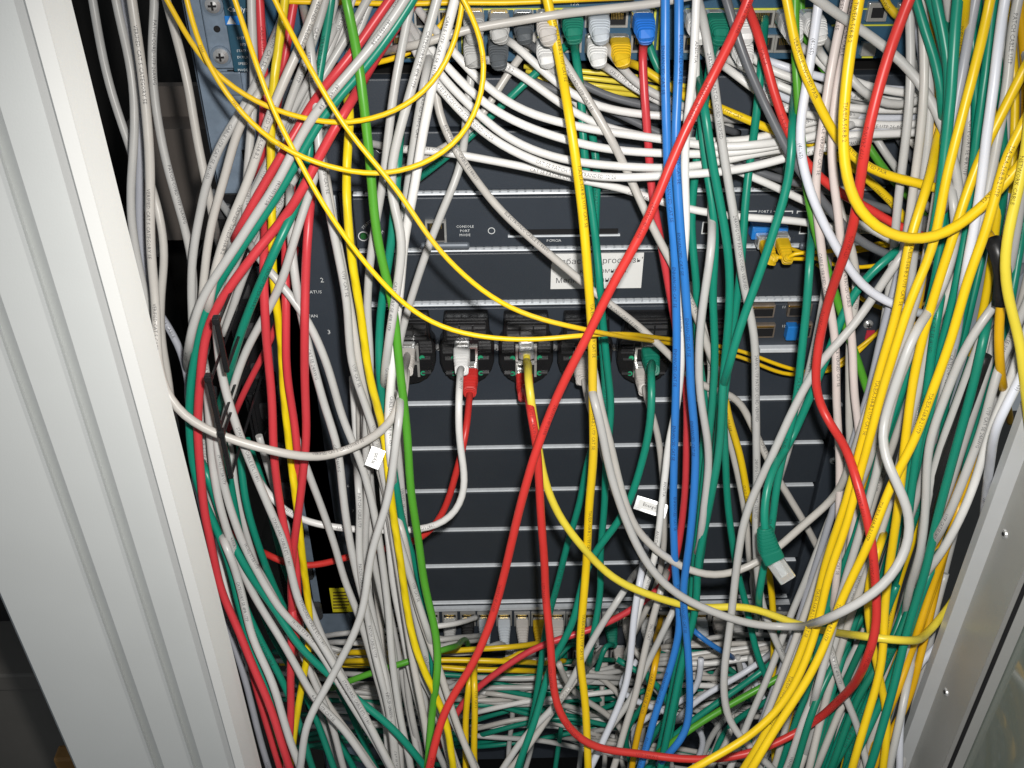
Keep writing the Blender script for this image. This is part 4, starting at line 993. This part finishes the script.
# ------------------------------------------------------------------ let the cables lie over one another instead of through one another
def relax(iters=18):
    P = np.vstack([c['P'] for c in CAB]); cid = np.concatenate([np.full(len(c['P']), i) for i, c in enumerate(CAB)])
    R = np.concatenate([np.full(len(c['P']), c['r']) for c in CAB])
    fix = np.ones(len(P)); off = 0; spans = []
    for c in CAB:
        n = len(c['P']); spans.append((off, off + n))
        if c['s'] and not c['loose']: fix[off:off + 5] = 0
        if c['e'] and not c['loose']: fix[off + n - 5:off + n] = 0
        off += n
    V = P - CPN; base = np.linalg.norm(V, axis=1); V /= base[:, None]
    tot = np.zeros(len(P))
    for it in range(iters):
        kd = kdtree.KDTree(len(P))
        for i, p in enumerate(P): kd.insert(p, i)
        kd.balance()
        I, J = [], []
        for i in range(len(P)):
            ci = cid[i]
            for (_, j, _) in kd.find_range(P[i], .0078):
                if j > i and cid[j] != ci: I.append(i); J.append(j)
        if not I: break
        I = np.array(I); J = np.array(J)
        dv = P[J] - P[I]; vm = V[I] + V[J]; vm /= np.linalg.norm(vm, axis=1)[:, None]
        dz = (dv * vm).sum(1); lat2 = np.maximum((dv ** 2).sum(1) - dz ** 2, 0)
        rr = (R[I] + R[J]) * 1.02
        m = lat2 < rr ** 2
        I, J, dz, lat2, rr = I[m], J[m], dz[m], lat2[m], rr[m]
        need = np.sqrt(rr ** 2 - lat2)
        sg = np.where(np.abs(dz) > .0008, np.sign(dz), np.where(cid[I] < cid[J], 1.0, -1.0))
        mv = np.maximum(need - np.abs(dz), 0) * .5
        acc = np.zeros(len(P)); cnt = np.zeros(len(P))
        np.add.at(acc, J, sg * mv); np.add.at(acc, I, -sg * mv); np.add.at(cnt, J, mv > 0); np.add.at(cnt, I, mv > 0)
        disp = acc / np.maximum(cnt, 1) * fix
        for a, b in spans:
            d = disp[a:b]
            if len(d) > 6:
                k = np.array([1, 2, 3, 4, 3, 2, 1.]); k /= 7.0
                disp[a:b] = np.convolve(d, k, 'same')
        disp = np.clip(disp, -.004, .004) * fix
        tot2 = np.clip(tot + disp, -.045, .045); P = P + V * (tot2 - tot)[:, None]; tot = tot2
        lim = -(R + .0015)
        bad = (P[:, 1] > lim) & (fix > 0)
        t = (lim - P[:, 1]) / V[:, 1]
        P[bad] += V[bad] * t[bad][:, None]
    for c, (a, b) in zip(CAB, spans):
        c['P'] = smooth(P[a:b], 2, 5 if c['s'] else 1, 5 if c['e'] else 1)
relax()

NS = 10
ANG = np.linspace(0, 2 * math.pi, NS, endpoint=False)
def frames(P):
    T = np.gradient(P, axis=0); T /= np.linalg.norm(T, axis=1)[:, None] + 1e-12
    V = CPN - P; V /= np.linalg.norm(V, axis=1)[:, None]
    N = np.zeros_like(P); n = V[0] - T[0] * (V[0] @ T[0])
    if np.linalg.norm(n) < 1e-3: n = np.cross(T[0], (1, 0, 0))
    for i in range(len(P)):
        n = n - T[i] * (n @ T[i]); n /= np.linalg.norm(n) + 1e-12; N[i] = n
    B = np.cross(T, N)
    return T, N, B, V

def tube(P, r, m, name, parent=None, prof=None):
    T, N, B, V = frames(P)
    n = len(P)
    rr = np.full(n, r) if prof is None else prof
    ring = (N[:, None, :] * np.cos(ANG)[None, :, None] + B[:, None, :] * np.sin(ANG)[None, :, None]) * rr[:, None, None] + P[:, None, :]
    v = ring.reshape(-1, 3)
    f = []; uv = []
    s = np.concatenate([[0], np.cumsum(np.linalg.norm(np.diff(P, axis=0), axis=1))]) / (2 * math.pi * r)
    i = np.arange(n - 1)[:, None]; k = np.arange(NS)[None, :]; k2 = (k + 1) % NS
    q = np.stack([i * NS + k, i * NS + k2, (i + 1) * NS + k2, (i + 1) * NS + k], -1).reshape(-1, 4)
    u0 = np.broadcast_to(s[:-1][:, None], (n - 1, NS)); u1 = np.broadcast_to(s[1:][:, None], (n - 1, NS))
    w0 = np.broadcast_to(np.arange(NS)[None, :] / NS, (n - 1, NS)); w1 = w0 + 1.0 / NS
    uv = np.stack([np.stack([u0, w0], -1), np.stack([u0, w1], -1), np.stack([u1, w1], -1), np.stack([u1, w0], -1)], 2).reshape(-1, 2)
    me = bpy.data.meshes.new(name)
    faces = [tuple(x) for x in q.tolist()] + [tuple(range(NS - 1, -1, -1)), tuple(range((n - 1) * NS, n * NS))]
    me.from_pydata(v.tolist(), [], faces)
    me.materials.append(m)
    l = me.uv_layers.new(name='UVMap')
    full = np.zeros((len(me.loops), 2)); full[:len(uv)] = uv
    l.data.foreach_set('uv', full.ravel().astype(np.float32))
    me.polygons.foreach_set('use_smooth', [True] * (len(faces) - 2) + [False] * 2)
    return link(name, me, parent)

def at_arc(P, s):
    a = np.concatenate([[0], np.cumsum(np.linalg.norm(np.diff(P, axis=0), axis=1))])
    return np.stack([np.interp(s, a, P[:, k]) for k in range(3)], -1), a[-1]

def sweep_box(P, s_list, hw, hh, m, name, parent, pw=4.0):
    """superellipse sections hw x hh along the path at distances s_list"""
    C0, L = at_arc(P, np.array(s_list)); C1, _ = at_arc(P, np.minimum(np.array(s_list) + .002, L)); C2, _ = at_arc(P, np.maximum(np.array(s_list) - .002, 0))
    v = []; n = 16
    for i in range(len(s_list)):
        T = C1[i] - C2[i]; T /= np.linalg.norm(T) + 1e-12
        X = np.array((1., 0, 0)); X = X - T * (X @ T)
        if np.linalg.norm(X) < .1: X = np.cross(T, (0, 1, 0))
        X /= np.linalg.norm(X); Z = np.cross(X, T)
        for k in range(n):
            a = 2 * math.pi * (k + .5) / n; c, s = math.cos(a), math.sin(a); e = 2 / pw[i]
            v.append(tuple(C0[i] + X * hw[i] * math.copysign(abs(c) ** e, c) + Z * hh[i] * math.copysign(abs(s) ** e, s)))
    f = [tuple(range(n - 1, -1, -1)), tuple(range((len(s_list) - 1) * n, len(s_list) * n))]
    for i in range(len(s_list) - 1):
        for k in range(n):
            k2 = (k + 1) % n; f.append((i * n + k, i * n + k2, (i + 1) * n + k2, (i + 1) * n + k))
    me = bpy.data.meshes.new(name); me.from_pydata(v, [], f); me.materials.append(m)
    return link(name, me, parent)

def boot(P, r, bc, par, loose=False):
    """clear plug and ribbed boot on the first centimetres of the path"""
    s0 = 0.0 if not loose else 0.016
    hooded = (not loose) and P[0][1] < -.012
    if hooded: s0 = .006
    if bc == 'bare':
        pl = sweep_box(P, [0, .0135, .0150], [.0060, .0060, .0045], [.0042, .0042, .0036], M['clear'], 'plug', par, [8, 8, 6])
        sweep_box(P, [.0050, .0085], [.0048, .0048], [.00425, .00425], M['steel'], 'shield', pl, [8, 8])
        return pl
    sl, hw, hh, pw = [], [], [], []
    def add(s, w, h, p): sl.append(s); hw.append(w); hh.append(h); pw.append(p)
    k0 = r / .00295 * (1.22 if loose else 1.0)
    add(s0 + .003, .0052, .0042, 5); add(s0 + .0035, .0061, .0050, 5); add(s0 + .011, .0060, .0050, 5)
    s = .0115; i = 0
    while s < .028:
        u = (s - .0115) / .0165
        w = (.0058 * (1 - u) + .0043 * u); h = (.0049 * (1 - u) + .0038 * u); p = 5 - 3 * u
        add(s0 + s, w, h, p); add(s0 + s + .0013, w, h, p); add(s0 + s + .0014, w * .86, h * .86, p); add(s0 + s + .0023, w * .86, h * .86, p)
        s += .0024
    add(s0 + .0285, .0034, .0034, 2)
    bo = sweep_box(P, sl, np.array(hw) * k0 ** .5 * 1.14, np.array(hh) * k0 ** .5 * 1.1, boot_mat(bc), 'boot', par, pw)
    if loose:
        pl = sweep_box(P, [0, .0005, .0175], [.0056, .0062, .0062], [.0042, .0046, .0046], M['clear'], 'plug', par, [8, 8, 8])
        sweep_box(P, [.0008, .005], [.0044, .0044], [.00405, .00405], M['gold'], 'contacts', pl, [8, 8])
        sweep_box(P, [.006, .019], [.0030, .0030], [.0056, .0046], M['clear'], 'latch', pl, [8, 8])
    else:
        pl = sweep_box(P, [0, s0 + .0033], [.0060, .0060], [.0044, .0044], M['clear'], 'plug', par, [8, 8])
        if hooded: sweep_box(P, [.0030, .0065], [.0050, .0050], [.00448, .00448], M['steel'], 'shield', pl, [8, 8])
    return bo

INK = {'red': 'inkred', 'pred': 'inkred', 'teal': 'inkteal', 'dteal': 'inkteal', 'blue': 'inkblue', 'yellow': 'inkyellow', 'amber': 'inkyellow', 'lemon': 'inkyellow', 'fibre': 'inkyellow', 'olive': 'inkyellow', 'green': 'inkteal'}
def lettering(c, root, rr):
    P = c['P']; r = c['r']
    T, N, B, V = frames(P)
    a = np.concatenate([[0], np.cumsum(np.linalg.norm(np.diff(P, axis=0), axis=1))]); L = a[-1]
    v, f = text_verts(c['txt'], .0032 if r > .002 else .0018)
    if not len(v): return
    wt = v[:, 0].max(); s = .03 + rr.uniform(0, .05); allv = []; allf = []
    if T[len(T) // 2][2] > 0 and rr.random() < .7: pass
    while s + wt < L - .02:
        mid = np.searchsorted(a, s + wt / 2); mid = min(mid, len(P) - 1)
        vv = V[mid] - T[mid] * (V[mid] @ T[mid]); phi0 = math.atan2(vv @ B[mid], vv @ N[mid]) + rr.uniform(-.55, .55)
        ss = s + v[:, 0]
        Pc = np.stack([np.interp(ss, a, P[:, k]) for k in range(3)], 1); Nc = np.stack([np.interp(ss, a, N[:, k]) for k in range(3)], 1); Bc = np.stack([np.interp(ss, a, B[:, k]) for k in range(3)], 1)
        ph = phi0 - (v[:, 1] - .0011) / r
        Q = Pc + (Nc * np.cos(ph)[:, None] + Bc * np.sin(ph)[:, None]) * (r + .00012)
        me = bpy.data.meshes.new('lettering'); me.from_pydata(Q.tolist(), [], f); me.materials.append(M[INK.get(c['color'], 'ink')])
        link('lettering', me, root)
        s += wt + rr.choice((.03, .05, .12))

rr = random.Random(77)
GENERIC = ['UTP CAT 5E 24AWG PATCH CABLE', 'CATEGORY 5E 4PR UTP', 'VERIFIED TIA/EIA-568-B.2', 'PATCH CORD UTP 26AWG', 'CABLE UTP CAT 5E (41/65)']
for c in CAB:
    if c.get('mass'): continue
    root = tube(c['P'], c['r'], CM[c['color']], c['name'])
    tag(root, c['label'], 'fibre cable' if c['name'] == 'fibre_cable' else 'cable', c['grp'])
    if c['s']: boot(c['P'], c['r'], c['s'], root)
    if c['e']: boot(c['P'][::-1], c['r'], c['e'], root, c['loose'])
    if not c['txt'] and c['r'] > .0026 and rr.random() < .20: c['txt'] = rr.choice(GENERIC)
    if c['txt']: lettering(c, root, rr)
    c['obj'] = root

def joined(cs, name):
    mats = []; V = []; Fc = []; MI = []; UVs = []
    for c in cs:
        o = tube(c['P'], c['r'], CM[c['color']], 't'); me = o.data
        if c['color'] not in mats: mats.append(c['color'])
        b = len(V); V += [tuple(v.co) for v in me.vertices]
        for p in me.polygons: Fc.append(tuple(b + i for i in p.vertices)); MI.append(mats.index(c['color']))
        u = np.zeros(len(me.loops) * 2, np.float32); me.uv_layers[0].data.foreach_get('uv', u); UVs.append(u)
        bpy.data.objects.remove(o); bpy.data.meshes.remove(me)
    me = bpy.data.meshes.new(name); me.from_pydata(V, [], Fc)
    for m in mats: me.materials.append(CM[m])
    me.polygons.foreach_set('material_index', MI); me.polygons.foreach_set('use_smooth', [True] * len(Fc))
    me.uv_layers.new(name='UVMap').data.foreach_set('uv', np.concatenate(UVs))
    return link(name, me)
ms = joined([c for c in CAB if c.get('mass')], 'cable_tangle')
tag(ms, 'tangled mass of grey and teal cables lying level along the bottom', 'cable tangle', kind='stuff')

def find(lbl): return next(c for c in CAB if c['label'].startswith(lbl))
def near(c, px, py):
    v = RN @ np.array(((px - 512) / F, -(py - 384) / F, -1.0)); v /= np.linalg.norm(v)
    w = c['P'] - CPN; t = w @ v; dd = np.linalg.norm(w - t[:, None] * v, axis=1)
    return int(dd.argmin())

# paper flags folded round two cables
def flag(c, px, py, w, h, ang, txt, label, drop=0.0):
    i = near(c, px, py); q = c['P'][i]
    ray = RN @ np.array(((px - 512) / F, -(py - 384) / F, -1.0)); zc = -(RN.T @ (q - CPN))[2]
    p = Vector(CPN + ray * zc) + Vector((0, 0, -drop))
    fo = empty('cable_tag', label, 'cable tag', loc=p)
    n = (Vector(CPN) - p).normalized()
    r = Vector((math.cos(ang), 0, math.sin(ang))); r = (r - n * r.dot(n)).normalized(); u = n.cross(r)
    off = n * (c['r'] + .0035)
    def quad(a0, a1, b0, b1, z, name, m):
        vs = []
        for zz in (z, z + .0003):
            vs += [tuple(off + r * a + u * b + n * zz) for a, b in ((a0, b0), (a1, b0), (a1, b1), (a0, b1))]
        me = bpy.data.meshes.new(name)
        me.from_pydata(vs, [], [(3, 2, 1, 0), (4, 5, 6, 7), (0, 1, 5, 4), (1, 2, 6, 5), (2, 3, 7, 6), (3, 0, 4, 7)]); me.materials.append(m)
        return link(name, me, fo)
    quad(-w * .62, w * .62, -h * .85, h * .85, 0, 'clear_sleeve', M['clear'])
    quad(-w / 2, w / 2, -h / 2, h / 2, .0006, 'paper_strip', M['paper'])
    v, f = text_verts(txt, h * .42 / .72); v = v - (v.min(0) + v.max(0)) / 2
    me = bpy.data.meshes.new('lettering'); me.from_pydata([tuple(off + r * a[0] + u * a[1] + n * .0012) for a in v], [], f); me.materials.append(M['hollow']); link('lettering', me, fo)
flag(find('white cable plugged below the green plug'), 651, 507, .021, .0066, -.42, 'Energo 1', 'white paper tag reading Energo on a grey cable at centre')
flag(find('white cable from top left looping'), 374, 448, .0110, .0058, 1.2, 'Кузб', 'small white paper tag in clear sleeve left of green cable', .009)

# black sleeve at far right
sc_ = find('amber cable emerging from black'); i0, i1 = near(sc_, 993, 241), near(sc_, 999, 300)
sl = tube(sc_['P'][min(i0, i1):max(i0, i1) + 1], .0052, CM['black'], 'cable_sleeve'); tag(sl, 'black sleeve wrapped round the amber cable at far right', 'sleeve')
# black hook-and-loop strap and hanging cord in the right bundle
c_ = dict(P=spline([U(x, y, d) for x, y, d in ((985, 355, .16), (965, 410, .165), (945, 462, .17), (930, 500, .17), (925, 545, .165))]), r=.0045)
so = tube(c_['P'], .0045, CM['black'], 'strap'); tag(so, 'black hook-and-loop strap hanging down inside the right bundle', 'strap')

# put each Empty at the base of its thing
for o in list(COL.objects):
    if o.type == 'EMPTY' and o.parent is None and o.location.length < 1e-9 and o.children:
        pts = [Vector(b) for ch_ in o.children if ch_.type == 'MESH' for b in ch_.bound_box]
        lo = Vector(map(min, zip(*pts))); hi = Vector(map(max, zip(*pts)))
        base = Vector(((lo.x + hi.x) / 2, (lo.y + hi.y) / 2, lo.z))
        o.location = base
        for ch_ in o.children: ch_.location -= base
